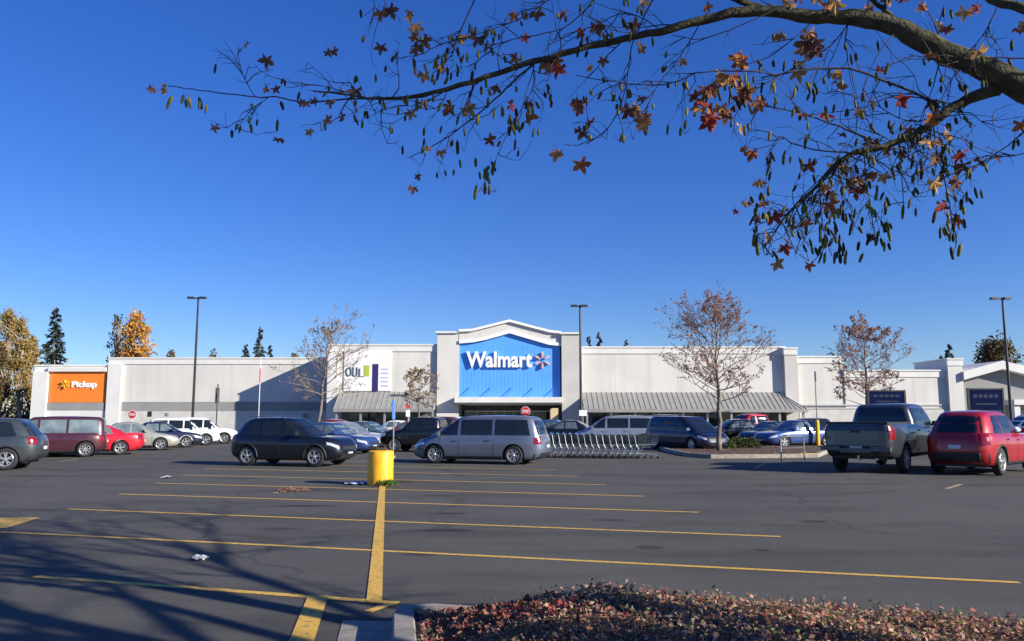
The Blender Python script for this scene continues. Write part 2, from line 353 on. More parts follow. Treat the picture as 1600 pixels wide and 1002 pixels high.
# star shaped leaf
def star(mb, p, size, nrm, up, lobes=5):
    n = Vector(nrm).normalized(); u = Vector(up); u = u-n*u.dot(n)
    if u.length < 1e-4: u = n.orthogonal()
    u.normalize(); q = n.cross(u); V = []; m = lobes*2+1
    angs = []
    for i in range(lobes):
        a = math.pi*( -0.78 + 1.56*i/(lobes-1)); angs.append((a, size*(1-.28*abs(a)/2.5)));
        if i < lobes-1: angs.append((a+math.pi*.78/(lobes-1)*.6, size*.62)); angs.append((a+math.pi*.78/(lobes-1), size*.36)); angs.append((a+math.pi*.78/(lobes-1)*1.4, size*.62))
    V = [Vector(p)-u*size*.15]
    for a, r in angs: V.append(Vector(p)+(u*math.cos(a)+q*math.sin(a))*r+n*rr.gauss(0,size*.17))
    Fs = []
    for i in range(1, len(V)-1): Fs.append((0, i, i+1))
    mb.add(V, Fs)
st = MB()
for i in range(200):
    if i < 130: u = rr.uniform(.15,.9); v = rr.uniform(.1,1.2)
    elif i < 150: u = 1.05+rr.gauss(0,.10); v = 1.0+rr.gauss(0,.15)
    else: u = rr.uniform(.9,5.5); v = rr.uniform(.15,2.2)
    p = CA+DIR*u+cd*v; star(st, (p.x, p.y, moundz(u,v)+.015), rr.uniform(.03,.055) if not 130 <= i < 150 else rr.uniform(.05,.075), (rr.gauss(0,.5), rr.gauss(-.4,.4), 1), (rr.gauss(0,1), rr.gauss(0,1), 0))
st.build('fallen_leaves', M['bedred'], mound)

# ------------------------------------------------------------------ store building
store = thing('store_building', 'long low cream big box store with blue gabled entrance across the car park', 'building', (0,72,0))
SY0 = 72.0
def lx(x, Y): return P(x, 652, Y).x
def lz(y, Y): return P(800, y, Y).z
def part(name, mb, m, smooth=False):
    o = mb.build(name, m); o.parent = store
    for v in o.data.vertices: v.co.y -= SY0
    return o
def wallbox(name, x0, x1, yt, Y, m, depth=30, z0=0, capm=True):
    b = MB(); X0, X1, Z = lx(x0,Y), lx(x1,Y), lz(yt,Y); b.bb(X0, X1, Y, Y+depth, z0, Z); part(name, b, m)
    if capm:
        b = MB(); b.bb(X0-.12, X1+.12, Y-.14, Y+depth+.1, Z-.02, Z+.12); b.bb(X0-.06, X1+.06, Y-.075, Y+.5, Z-.55, Z-.02); part('parapet_cap', b, M['wall_light'])
    return X0, X1, Z
YA, YC, YD, YE = 77.0, 72.3, 72.0, 72.4
# pickup bay
X0, X1, Z = wallbox('wall', 50, 166, 572, YA, M['wall'])
b = MB(); b.bb(lx(50,YA), lx(73,YA), YA-.35, YA-.002, 0, Z-.56); b.bb(lx(73,YA)+.002, lx(164,YA), YA-.34, YA-.002, lz(574.5,YA), Z-.56)
b.bb(lx(73,YA)+.002, lx(164,YA), YA-.12, YA-.002, .6, lz(641,YA)-.002); part('pickup_surround', b, M['wall_light'])
b = MB(); b.bb(lx(75,YA), lx(163,YA), YA-.10, YA-.003, lz(629,YA), lz(575,YA)); part('orange_sign_panel', b, M['orange'])
b = MB(); b.bb(lx(73,YA)+.01, lx(163,YA), YA-.16, YA-.003, lz(641,YA), lz(629.5,YA)); part('grey_band', b, M['band'])
# left wall
X0, X1, Z = wallbox('wall', 166.3, 545, 560.5, YA, M['wall'])
b = MB(); b.bb(lx(166.5,YA), lx(188,YA), YA-.3, YA-.002, 0, Z-.56)
part('corner_pilaster', b, M['wall_light'])
b = MB(); b.bb(lx(190,YA), lx(529,YA), YA-.05, YA-.003, lz(642,YA), lz(628,YA)); part('grey_band', b, M['band'])
b = MB(); b.bb(lx(188.2,YA), lx(529,YA), YA-.12, YA-.003, 0, lz(642.5,YA)); part('block_base', b, M['block'])
b = MB(); b.bb(lx(150,YA+.3), lx(153,YA+.3), YA-.5, YA-.35, 0, 5); 
# mid-left block
X0, X1, Z = wallbox('wall', 511, 681, 540, YC, M['wall'], 34, z0=0)
b = MB(); b.bb(lx(511,YC)-.003, lx(527,YC), YC-.35, YC-.002, 0, Z-.56); part('corner_pilaster', b, M['wall_light'])
# right block
X0, X1, Z = wallbox('wall', 907.5, 1229, 543.5, YE, M['wall'], 34)
X0, X1, Z = wallbox('pilaster', 1229.4, 1249, 545, YE-.5, M['wall_grey'], 8)
b = MB(); b.bb(lx(1226.5,YE), lx(1228.8,YE), YE-.35, YE-.01, 0, lz(547,YE)); part('dark_edge_strip', b, M['steel_dark'])  # narrow dark upright strip along the left edge of the pilaster
X0, X1, Z = wallbox('wall', 1249.5, 1322, 558.5, 72.6, M['wall'], 30)
X0, X1, Z = wallbox('wall', 1322.4, 1487, 580, 72.5, M['wall'], 30)
b = MB()
for yy in (632, 637): b.bb(lx(1250,72.4), lx(1486,72.4), 72.4, 72.497, lz(yy+2,72.5), lz(yy,72.5))
part('grey_band', b, M['wall_grey'])
b = MB(); b.bb(lx(1250,72.4), lx(1486,72.4), 72.34, 72.496, 0, lz(640,72.5)); part('block_base', b, M['block'])
# right gable entrance
Y = 72.1; X0, X1, Z = wallbox('gable_pillar', 1486, 1509, 562, Y, M['wall'], 6)
b = MB(); Xa, Xb, Xc = lx(1509.5,Y), lx(1570,Y), lx(1640,Y)
b.prism([(Xa,0),(Xc,0),(Xc,lz(583,Y+.5)),(Xb,lz(566,Y+.5)),(Xa,lz(583,Y+.5))], Y+.6, Y+14); part('gable_wall', b, M['band'])
b = MB(); t0, t1 = lz(581,Y), lz(564,Y); th = .75
b.prism([(Xa-.1,t0),(Xb,t1),(Xc+.1,t0),(Xc+.1,t0-th),(Xb,t1-th),(Xa-.1,t0-th)][::-1], Y-.3, Y+14.2); part('gable_cornice', b, M['wall_light'])
b = MB(); b.bb(Xa+3.5, Xc, Y-1.5, Y+.55, lz(633,Y), lz(625,Y)); part('canopy', b, M['wall_light'])
b = MB(); b.bb(Xa+3.6, Xc, Y-1.2, Y+.5, 0, .05); b.bb(Xa+3.6, Xa+4.1, Y-1.3, Y-.8, .05, lz(633,Y)-.01); part('canopy_column', b, M['wall_light'])
# main entrance
Y = YD
b = MB(); b.bb(lx(682,Y), lx(716.5,Y), Y-.02, Y+10, 0, lz(519,Y)); part('tower', b, M['wall'])
b = MB(); b.bb(lx(878,Y), lx(906.8,Y), Y-.30, Y+10, 0, lz(522.5,Y)); part('tower', b, M['wall_grey'])
b = MB(); b.bb(lx(682,Y)-.15, lx(716,Y), Y-.2, Y+10.1, lz(521,Y), lz(518,Y)); part('parapet_cap', b, M['wall_light']); b = MB(); b.bb(lx(876,Y)-.1, lx(906.8,Y)+.12, Y-.45, Y+10.1, lz(523,Y)+.005, lz(520,Y)); part('parapet_cap', b, M['wall_light'])
top = [(682,519),(716,519),(737,518),(760,512.5),(796,503.5),(832,513),(860,520),(877.5,522)]
low = [(716.6,535),(740,533),(760,529),(796,519),(832,529.5),(858,537),(877.5,539)]
b = MB(); tp = [(lx(x,Y), lz(y,Y)) for x, y in top[1:]]; lo = [(lx(x,Y), lz(y,Y)) for x, y in low]
for i in range(6):
    # quads between curves
    b.prism([lo[i], lo[i+1], tp[i+1], tp[i]], Y-.05, Y+10)
part('arch_cornice', b, M['wall'])
b = MB()
for i in range(6):
    a0, a1 = tp[i], tp[i+1]; b.prism([(a0[0],a0[1]+.003),(a1[0],a1[1]+.003),(a1[0],a1[1]+.22),(a0[0],a0[1]+.22)], Y-.28, Y+10.05)
    c0, c1 = lo[i], lo[i+1]; b.prism([(c0[0],c0[1]-.12),(c1[0],c1[1]-.12),(c1[0],c1[1]+.16),(c0[0],c0[1]+.16)], Y-.16, Y-.053)
part('arch_trim', b, M['white'])
b = MB(); b.prism([(lx(716.6,Y), lz(622,Y)), (lx(876,Y), lz(622,Y)), (lx(876,Y), lo[6][1])]+[(p[0], p[1]) for p in lo[::-1][1:]], Y+.12, Y+9); part('blue_sign_panel', b, M['blue'])
b = MB()
for i in range(27):
    x = lx(718+i*5.9, Y); b.bb(x, x+.03, Y+.112, Y+.119, lz(621,Y), lz(540,Y))
part('panel_seam', b, M['blue'])
b = MB(); b.bb(lx(711,Y), lx(877.5,Y), Y-1.0, Y+1.2, lz(629.5,Y), lz(621,Y)); part('entrance_canopy', b, M['wall_light'])
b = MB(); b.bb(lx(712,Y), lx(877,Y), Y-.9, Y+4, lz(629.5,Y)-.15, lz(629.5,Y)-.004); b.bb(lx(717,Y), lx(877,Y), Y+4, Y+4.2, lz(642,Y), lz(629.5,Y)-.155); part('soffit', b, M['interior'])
b = MB(); b.bb(lx(717,Y), lx(877,Y), Y+4.25, Y+4.4, 0, lz(642,Y)-.01); part('entrance_glass', b, M['glass'])
b = MB()
for i in range(11):
    x = lx(726,Y)+i*.88; b.bb(x, x+.12, Y+4.05, Y+4.22, 0, lz(643,Y))
b.bb(lx(722,Y), lx(872,Y), Y+4.03, Y+4.2, 2.35, 2.5); part('door_frame', b, M['wall_light'])
b = MB(); b.bb(lx(860,Y), lx(872,Y), Y-.2, Y+2.5, 0, lz(638,Y)); part('vestibule_wall', b, mat('tan stucco', (.62,.47,.30), .85, nscale=1, namp=.08))
b = MB()
for i in range(5):
    b = MB(); x = lx(724+i*33.5, Y); b.tube([(x+.5, Y+.06, lz(606,Y)), (x, Y-.35, lz(620.5,Y))], .035, 4); part('canopy_bracket', b, M['signblue'])
# awnings
def awning(name, x0, x1, Y, yt, yb, out, hip=0):
    Xa, Xb = lx(x0,Y), lx(x1,Y); zt = lz(yt,Y); zb = lz(yb,Y-out); b = MB(); h = 1.6 if hip else 0
    b.add([(Xa,Y-.01,zt),(Xb-h,Y-.01,zt),(Xb,Y-out,zb),(Xa,Y-out,zb),(Xa,Y-.01,zb+.0),(Xb,Y-.01,zb)], [(0,3,2,1),(0,4,3),(1,2,5),(3,4,5,2)])
    b.bb(Xa, Xb, Y-out-.12, Y-out-.002, zb-.22, zb+.06)
    n = int((Xb-Xa)/.45)
    for i in range(n+1):
        x = Xa+(Xb-Xa)*i/n; xt = min(x, Xb-h)
        b.add([(xt-.025,Y-.01,zt+.01),(xt+.025,Y-.01,zt+.01),(x+.025,Y-out,zb+.01),(x-.025,Y-out,zb+.01),(xt,Y-.01,zt+.055),(x,Y-out,zb+.055)], [(0,4,5,3),(4,1,2,5),(3,5,2)])
    part('awning', b, M['awning']); b = MB()
    for i in range(int((Xb-Xa)/2.1)+1):
        b = MB(); x = Xa+.25+i*2.1; b.bb(x-.09, x+.09, Y-out+.1, Y-out+.28, 0, zb-.01); part('awning_post', b, M['frame'])
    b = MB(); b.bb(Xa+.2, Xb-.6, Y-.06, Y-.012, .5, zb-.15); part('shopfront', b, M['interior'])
    b = MB()
    for i in range(int((Xb-Xa)/3.4)):
        b = MB(); x = Xa+.9+i*3.4; b.bb(x, x+2.4, Y-.1, Y-.062, .9, 2.7); part('window', b, M['glass'])
awning('awning', 530, 680.5, YC, 612.5, 640, 2.4)
awning('awning', 909, 1246, YE, 613.5, 640.5, 2.6, 1)
for px_, py0, py1, ww_, mm_ in ((235,643,651,.35,'steel_dark'),(262,645,650,.3,'band'),(104,652,654.5,1.3,'band'),(478,646,654,.5,'band')):
    b = MB(); b.bb(lx(px_,YA)-ww_/2, lx(px_,YA)+ww_/2, YA-.17, YA-.123, lz(py1,YA), lz(py0,YA)); part('wall_plaque', b, M[mm_])
for x0_, x1_, yt_, yb_, YY_ in ((190,528,567,627,YA),(530,680,547,611,YC),(910,1225,551,612,YE),(1324,1484,587,631,72.5)):
    k_ = max(2, int((x1_-x0_)/52))
    for i in range(1, k_):
        b = MB(); x = lx(x0_+(x1_-x0_)*i/k_, YY_); b.bb(x-.012, x+.012, YY_-.004, YY_-.0005, lz(yb_,YY_), lz(yt_,YY_)); part('control_joint', b, M['wall_grey'])
# lettering
Y = YD
H_ = lz(549,Y)-lz(574,Y)
text('store_lettering', 'Walmart', H_, lx(832,Y)-lx(728,Y), .18, M['white'], store, (lx(728,Y), Y-SY0+.05-.12, lz(574.5,Y)), .03)
def spark(cx, cz, r, y0, m, nm='spark_emblem'):
    b = MB()
    for i in range(6):
        a = R(90+60*i); d = (math.cos(a), math.sin(a)); q = (-d[1], d[0])
        prof = [(.30,.05),(.55,.10),(.85,.13),(.97,.10),(1.0,.0),(.97,-.10),(.85,-.13),(.55,-.10),(.30,-.05)]
        b.prism([(cx+d[0]*r*u+q[0]*r*v, cz+d[1]*r*u+q[1]*r*v) for u, v in prof], y0-.22, y0)
    part(nm, b, m)
spark(lx(848,Y), lz(563,Y), (lx(861,Y)-lx(848,Y)), Y+.05, M['spark'])
text('pickup_lettering', 'Pickup', lz(596,YA)-lz(608.5,YA), lx(150,YA)-lx(111,YA), .12, M['white'], store, (lx(110,YA), YA-SY0-.12, lz(608.5,YA)), .035)
spark(lx(100,YA), lz(600.5,YA), (lx(106.5,YA)-lx(100,YA)), YA-.11, M['spark_y'])
# banner on mid-left wall
ban = thing('wall_banner', 'white banner with dark strip and lime block on the wall left of the entrance', 'banner', (lx(575,YC), YC-.05, lz(580,YC)))
def bpart(nm, x0, x1, y0, y1, m, dy=.0, parent=ban):
    b = MB(); c0 = ban.location; b.bb(lx(x0,YC)-c0.x, lx(x1,YC)-c0.x, -.03-dy, -.001-dy, lz(y1,YC)-c0.z, lz(y0,YC)-c0.z); return b.build(nm, m, parent)
bpart('cloth', 536, 611, 547, 611, mat('banner cloth', (.80,.79,.80), .8, nscale=1.5, namp=.05))
bpart('lime_block', 568, 576, 571, 588, mat('lime ink', (.42,.50,.05), .7), .032)
bpart('dark_strip', 581, 590, 569, 612, mat('dark navy ink', (.025,.02,.12), .6, nscale=1, namp=.4), .032)
b = MB(); c0 = ban.location
def bp_(x, y): return (lx(x,YC)-c0.x, -.05, lz(y,YC)-c0.z)
gi = mat('grey green ink', (.14,.19,.17), .7)
b.tube([bp_(544+4*math.cos(R(a)), 581+6.5*math.sin(R(a))) for a in range(0, 361, 30)], .07, 5)
b.tube([bp_(551,574),bp_(551,586),bp_(554,588),bp_(557,586),bp_(557,574)], .07, 5); b.tube([bp_(561,576),bp_(561,588)], .06, 5); b.tube([bp_(557,588.5),bp_(568,588.5)], .04, 4)
b.build('letter_strokes', gi, ban)
b = MB()
for i in range(5): b.bb(lx(594,YC)-c0.x, lx(606,YC)-c0.x, -.05, -.033, lz(578+i*6.5,YC)-c0.z, lz(576+i*6.5,YC)-c0.z)
b.build('text_rows', mat('pale lilac ink', (.45,.45,.68), .7), ban)

# ------------------------------------------------------------------ trees
def bare_tree(name, label, px, py, Y, ytop, xl, xr, yb, seed, leaves, leafm, lean=0, branchm='twig', nlat=34, twig_r=.009, group='young bare trees in the car park islands', lsz=.09):
    rn = random.Random(seed); p0 = Vector((P(px, 652, Y).x, Y, 0)); Ht = P(px, ytop, Y).z; z1 = P(px, yb, Y).z
    wl = (P(px,652,Y).x-P(xl,652,Y).x); wr = (P(xr,652,Y).x-P(px,652,Y).x)
    t = thing(name, label, 'tree', p0, 0, group)
    tr = MB(); br = MB(); lf = MB(); n = 14; pts = []
    for i in range(n+1):
        u = i/n; pts.append(Vector((rn.gauss(0,.04)*min(1,i)+lean*u, rn.gauss(0,.04)*min(1,i), u*Ht)))
    r0 = .022*Ht*.62+.02
    rad = [r0*(1-.93*i/n)+.006 for i in range(n+1)]; rad[0] *= 1.3
    k = int(n*.72); tr.tube(pts[:k+1], rad[:k+1], 8); br.tube(pts[k:], rad[k:], 5)
    def at(z):
        u = z/Ht*n; i = min(n-1, int(u)); return pts[i].lerp(pts[i+1], u-i)
    def twigs(p, d, L, r, lev):
        m = 4 if lev < 2 else 3; q = [Vector(p)]; dd = Vector(d).normalized()
        for i in range(m):
            dd = (dd+Vector((rn.gauss(0,.16), rn.gauss(0,.16), rn.gauss(.05,.13)))).normalized(); q.append(q[-1]+dd*L/m)
        br.tube(q, [r*(1-.75*i/m) for i in range(m+1)], 4 if lev == 0 else 3, False)
        if lev < 3:
            nb = (6, 4, 3)[lev]
            for j in range(nb):
                f = rn.uniform(.25,.98); i = min(m-1, int(f*m)); s_ = q[i].lerp(q[i+1], f*m-i)
                d2 = (dd+Vector((rn.gauss(0,.65), rn.gauss(0,.65), rn.gauss(.15,.45)))).normalized()
                twigs(s_, d2, L*rn.uniform(.32,.55)*(1.15-f*.4), max(twig_r*.55, r*.5), lev+1)
        if lev >= 1:
            for j in range(3):
                if rn.random() < leaves: 
                    s_ = q[rn.randint(1, m)]; lf.leaf(s_, (rn.gauss(0,1), rn.gauss(0,1), rn.gauss(-.6,.6)), lsz*rn.uniform(.6,1.4), .7)
    for i in range(nlat):
        z = z1+(Ht*.94-z1)*((i+.5)/nlat)**.95; u = (z-z1)/(Ht-z1); a = i*2.4+rn.gauss(0,.3)
        wmax = wl if math.cos(a) < 0 else wr
        reach = wmax*(.62+.38*math.sin(math.pi*min(1,u*1.05+.12)))*rn.uniform(.6,1.0)*(1 if u < .6 else (1.35-.9*u)/.8)
        up = .25+.9*u
        d = Vector((math.cos(a), math.sin(a), up)).normalized()
        twigs(at(z), d, reach*1.15, max(twig_r, r0*.30*(1-u*.6)), 0)
    tr.build('trunk', M['bark'], t, True); br.build('crown', M[branchm], t); 
    if leaves: lf.build('leaves', leafm, t)
    return t
bare_tree('bare_tree', 'nearly bare tree with pale trunk behind the dark crossover, left of the entrance', 497, 0, 50, 511, 440, 580, 628, 1, .30, M['bleaf2'], .5, nlat=30)
bare_tree('bare_tree', 'smallest bare tree, in front of the awning just left of the blue entrance', 655, 0, 60, 580, 622, 690, 640, 2, .38, M['bleaf2'], nlat=20, lsz=.12)
bare_tree('bare_tree', 'largest young tree with dry reddish leaves on the island right of the entrance', 1123, 0, 38.5, 476, 1022, 1208, 630, 3, .42, M['rleaf'], nlat=44)
bare_tree('bare_tree', 'young tree with dry reddish leaves above the dark pickup truck', 1356, 0, 47, 511, 1286, 1424, 640, 4, .42, M['rleaf'], nlat=36, lsz=.11)

def leafy(name, label, px, Y, ytop, hw, zlow, leafm, seed, n=3500, shape=1.0, trunkm='bark_far', group=None, size=.35, py=0, gap=.5):
    rn = random.Random(seed); p0 = Vector((P(px, 652, Y).x, Y, 0)); Ht = P(px, ytop, Y).z; W_ = hw/F*Y
    t = thing(name, label, 'tree', p0, 0, group); tr = MB(); lf = MB()
    pts = [Vector((rn.gauss(0,.12)*i, rn.gauss(0,.12)*i, Ht*.93*i/6)) for i in range(7)]; tr.tube(pts, [Ht*.016*(1-i/6.6)+.03 for i in range(7)], 6)
    cl = []
    for i in range(46):
        u = rn.uniform(0, 1)**.8; z = zlow+(Ht-zlow)*u*.93; a = rn.uniform(0, 6.28); rad = W_*math.sin(math.pi*(.18+.76*u))**shape*rn.uniform(.35,.9)
        c = Vector((math.cos(a)*rad, math.sin(a)*rad, z)); cl.append((c, W_*rn.uniform(.2,.40)))
        s_ = pts[min(5, int(z/Ht*6*.7))]; tr.tube([s_, s_.lerp(c, .5)+Vector((0,0,.2)), c], [Ht*.005+.01, Ht*.003+.01, .015], 3, False)
    cl.append((Vector((0,0,Ht-W_*.3)), W_*.25))
    for i in range(n):
        c, r_ = rn.choice(cl); v = Vector((rn.gauss(0,.55), rn.gauss(0,.55), rn.gauss(0,.65)))*r_
        lf.leaf(c+v, (rn.gauss(0,1), rn.gauss(0,1), rn.gauss(0,1)), size*rn.uniform(.5,1.3), .75)
    tr.build('trunk', M[trunkm], t, True); lf.build('crown', leafm, t); return t
def conifer(name, label, px, Y, ytop, hw, seed, group='conifers behind the store', n=26, zlow=2):
    rn = random.Random(seed); p0 = Vector((P(px, 652, Y).x, Y, 0)); Ht = P(px, ytop, Y).z; W_ = hw/F*Y
    t = thing(name, label, 'tree', p0, 0, group); tr = MB(); lf = MB()
    tr.tube([(0,0,0),(0,0,Ht*.6),(0,0,Ht)], [Ht*.015+.05, Ht*.009, .02], 6)
    for i in range(n*3):
        u = ((i+rn.random())/(n*3)); z = zlow+(Ht*.99-zlow)*u; L = W_*(1-u)**.8*rn.uniform(.55,1.1)+.12; a = rn.uniform(0, 6.28)
        for j in range(10):
            f = (j+rn.random())/10; c = Vector((math.cos(a)*L*f, math.sin(a)*L*f, z-L*f*.28+rn.gauss(0,.12)))
            for q in range(4):
                d = Vector((math.cos(a)+rn.gauss(0,.6), math.sin(a)+rn.gauss(0,.6), rn.gauss(-.25,.35))); lf.leaf(c, d, (.35+.28*L*(1-f*.4))*rn.uniform(.6,1.1), .42)
    tr.build('trunk', M['bark'], t); lf.build('crown', M['cleaf'], t); return t
gy = 'yellowing trees at the left edge'
for i, (px, Y, yt, hw, l) in enumerate([(-30,84,488,30,'yellowing tree cut by the left edge of the photo'),(2,88,483,20,'tallest yellowing tree at the far left'),(24,83,497,17,'yellowing tree right of the tallest one at the far left'),(42,92,524,13,'short olive tree beside the corner of the store'),(-8,79,545,18,'low brown tree in front of the yellowing trees')]):
    leafy('autumn_tree', l, px, Y, yt, hw, 3.5, M['yleaf'] if i < 4 else M['bleaf'], 20+i, 7000, .7, group=gy, size=.21)
b = MB(); rn = random.Random(9)
for i in range(9000):
    x = rn.uniform(-75,-46); b.leaf((x, 92+rn.uniform(-6,8), abs(rn.gauss(0,2.2))), (rn.gauss(0,1),rn.gauss(0,1),rn.gauss(.5,1)), rn.uniform(.3,.6), .6)
tag(b.build('undergrowth', M['far']), 'brown undergrowth massed below the trees left of the store', 'undergrowth', kind='stuff')
b = MB()
for i in range(26):
    x = rn.uniform(-70,-47.5); y = rn.uniform(86,92); b.tube([(x,y,0),(x+rn.gauss(0,.3),y,4),(x+rn.gauss(0,.6),y,rn.uniform(6,9))], [.11,.08,.03], 5, False)
tag(b.build('thicket_stems', M['bark_far']), 'thin pale stems crowded in the thicket left of the store', 'thicket', kind='stuff')
conifer('conifer', 'tall dark conifer rising behind the orange panel end of the store', 76, 120, 480, 34, 31, n=34)
conifer('conifer', 'slim dark conifer, tallest of the cluster behind the left store roof', 402, 150, 511, 24, 32)
conifer('conifer', 'stubby dark conifer at the left of the cluster behind the left store roof', 380, 155, 538, 20, 33)
conifer('conifer', 'stubby dark conifer at the right of the cluster behind the left store roof', 418, 158, 539, 17, 37)
conifer('conifer', 'leftmost small conifer peeking over the right roof beside the centre pole', 921, 170, 525, 13, 34)
conifer('conifer', 'broader small conifer peeking over the right roof beside the centre pole', 938, 165, 518, 24, 35)
conifer('conifer', 'tiny conifer tip over the right roof, right of its two neighbours', 980, 172, 531, 11, 36)
conifer('conifer', 'dark conifer behind the pillar of the right gable', 1490, 130, 537, 19, 38)
conifer('conifer', 'low dark conifer left of the right gable pillar', 1478, 134, 556, 15, 39)
leafy('autumn_tree', 'orange leaved tree behind the left wall of the store', 205, 118, 489, 28, 9, M['oleaf'], 41, 3000, .8, size=.42)
leafy('autumn_tree', 'thin greyish tree left of the orange one behind the store', 176, 122, 493, 15, 9, M['bleaf'], 42, 500, .8, size=.4)
leafy('autumn_tree', 'small tan treetop just right of the orange tree', 262, 130, 546, 9, 8, M['bleaf'], 43, 500, .8, size=.4)
leafy('autumn_tree', 'faint tan treetop above the roof by the left light pole', 330, 135, 545, 11, 8, M['bleaf'], 44, 350, .8, size=.4)
leafy('autumn_tree', 'rounded brown and green tree behind the right gable', 1567, 110, 534, 30, 8, M['bleaf'], 45, 3600, .6, size=.4)
leafy('autumn_tree', 'faint tan treetop above the roof left of the shaded wall', 457, 140, 552, 12, 8, M['bleaf'], 46, 350, .8, size=.4)

# ------------------------------------------------------------------ foreground tree
ft = thing('overhanging_tree', 'mossy limbed maple overhanging from the right with a few red leaves and hanging catkins', 'tree', (7.2,1.25,0))
FO = Vector((7.2,1.25,0)); trk = MB(); brn = MB(); twg = MB(); lvs = MB(); pod = MB(); fr = random.Random(77)
def inframe(v, m=25):
    q = proj(v); return q is not None and -m < q[0] < 1600+m and -m < q[1] < 1002+m
def smooth(pts, n=4):
    out = []
    for i in range(len(pts)-1):
        p0 = pts[max(0,i-1)]; p1 = pts[i]; p2 = pts[i+1]; p3 = pts[min(len(pts)-1,i+2)]
        for j in range(n):
            t = j/n; out.append(.5*((2*p1)+(-p0+p2)*t+(2*p0-5*p1+4*p2-p3)*t*t+(-p0+3*p1-3*p2+p3)*t**3))
    out.append(pts[-1]); return out
def lerp_(tab, t):
    for (a, va), (c, vc) in zip(tab, tab[1:]):
        if t <= c: return va+(vc-va)*(t-a)/(c-a)
    return tab[-1][1]
def pix(path, d0, d1, w0, w1, mb, wob=.0, k=7, prof=None):
    """path of photo pixels laid at real depths d0..d1, widths in pixels"""
    n = len(path); pts = [P(x, y, d0+(d1-d0)*i/(n-1)) for i, (x, y) in enumerate(path)]
    pts = smooth([Vector(p) for p in pts]); m = len(pts)
    for i in range(1, m-1):
        pts[i] += Vector((fr.gauss(0,1), fr.gauss(0,1), fr.gauss(0,1)))*wob
    rad = [(lerp_(prof, i/(m-1)) if prof else (w0+(w1-w0)*(i/(m-1))**.8))/2/F*pts[i].y*(1+fr.gauss(0,.05)) for i in range(m)]
    mb.tube([p-FO for p in pts], rad, k, True); return pts
def allowed(v):
    q = proj(v)
    if q is None: return False
    x, y = q
    if x > 1620 or y < -20: return True
    lim = [(230,165),(300,180),(360,218),(450,205),(560,205),(640,255),(700,290),(745,305),(790,300),(830,230),(900,230),(1040,215),(1130,200),(1160,250),(1175,400),(1250,408),(1400,412),(1420,335),(1450,345),(1480,395),(1520,400),(1540,285),(1620,250)]
    if x < 235 or (x < 560 and y < 62) or y > lerp_(lim, x): return False
    return True
def leafcluster(p, n=1, s=.07):
    for i in range(n):
        q = Vector(p)+Vector((fr.gauss(0,.03), fr.gauss(0,.03), fr.gauss(-.03,.03)))
        star(lvs, q-FO, s*fr.uniform(.7,1.25), (fr.gauss(0,.6), -1, fr.gauss(0,.4)), (fr.gauss(0,.5), fr.gauss(0,.3), -1))
def catkin(p, L=.062, r=.0105):
    p = Vector(p); d = Vector((fr.gauss(0,.22), fr.gauss(0,.22), -1)).normalized(); a = p+d*.02
    if not allowed(a+d*.05): return
    twg.tube([p-FO, a-FO], .0012, 3, False)
    L *= fr.uniform(.7,1.25); r *= fr.uniform(.8,1.2)
    pod.tube([a-FO, a+d*L*.2-FO, a+d*L*.55-FO, a+d*L*.9-FO, a+d*L-FO], [r*.3, r*.95, r, r*.75, r*.15], 5)
def sprig(p, d, L, r, lev=0, leaf=.15, cat=.5):
    m = 4; q = [Vector(p)]; dd = Vector(d).normalized()
    for i in range(m):
        dd = (dd+Vector((fr.gauss(0,.22), fr.gauss(0,.22), fr.gauss(-.05,.2)))).normalized()
        if not allowed(q[-1]+dd*L/m): dd.z = abs(dd.z)*.6; dd.normalize()
        if not allowed(q[-1]+dd*L/m): return
        q.append(q[-1]+dd*L/m)
    twg.tube([x-FO for x in q], [r*(1-.7*i/m) for i in range(m+1)], 4, False)
    if lev < 2:
        for j in range(2 if lev else 3):
            i = fr.randint(1, m); d2 = (dd+Vector((fr.gauss(0,.7), fr.gauss(0,.7), fr.gauss(0,.7)))).normalized(); sprig(q[i], d2, L*fr.uniform(.35,.6), r*.65, lev+1, leaf, cat)
    if fr.random() < cat:
        for j in range(fr.choice((1,1,2))): catkin(q[-1]+Vector((fr.gauss(0,.02), fr.gauss(0,.02), 0)))
    if fr.random() < leaf: leafcluster(q[-1])
# trunk
tb = smooth([Vector(p) for p in ((0,0,-.05),(.02,.0,.5),(-.05,.05,1.4),(-.15,.15,2.3),(-.1,.1,3.4),(.15,0,4.7),(.6,.1,6.4))])
trk.tube(tb, [max(.13,.25-.10*i/6)+(.08 if i == 0 else 0) for i in range(len(tb))], 12)
A = [P(1660,168,4.9), P(1600,140,5.0)]
st_ = Vector((7.15,1.3,1.9)); brn.tube([p-FO for p in smooth([st_, Vector((6.2,2.3,2.3)), Vector((5.3,3.2,2.38)), Vector((4.5,4.05,2.72)), A[0]])], [.10+.0012*i for i in range(17)], 9)
mainp = pix([(1665,170),(1600,140),(1540,108),(1480,84),(1420,52),(1370,32),(1310,27),(1250,24),(1180,17),(1100,31),(1030,50),(960,64),(880,85),(820,100),(740,127),(660,149),(600,154),(550,149),(490,142)], 4.9, 5.7, 44, 3.5, brn, .004, 9, [(0,46),(.11,42),(.2,34),(.3,27),(.42,19),(.55,13),(.68,10),(.8,8),(.9,5),(1,2)])
tipp = pix([(600,154),(540,155),(480,160),(430,152),(400,152),(340,145),(290,138),(262,134)], 5.6, 5.8, 3.2, 1.5, twg, .002, 4)
limbB = pix([(1560,140),(1500,160),(1462,188),(1430,210),(1385,228),(1335,240),(1300,262),(1270,297),(1232,333),(1195,385)], 5.0, 5.4, 20, 2, brn, .004, 7)
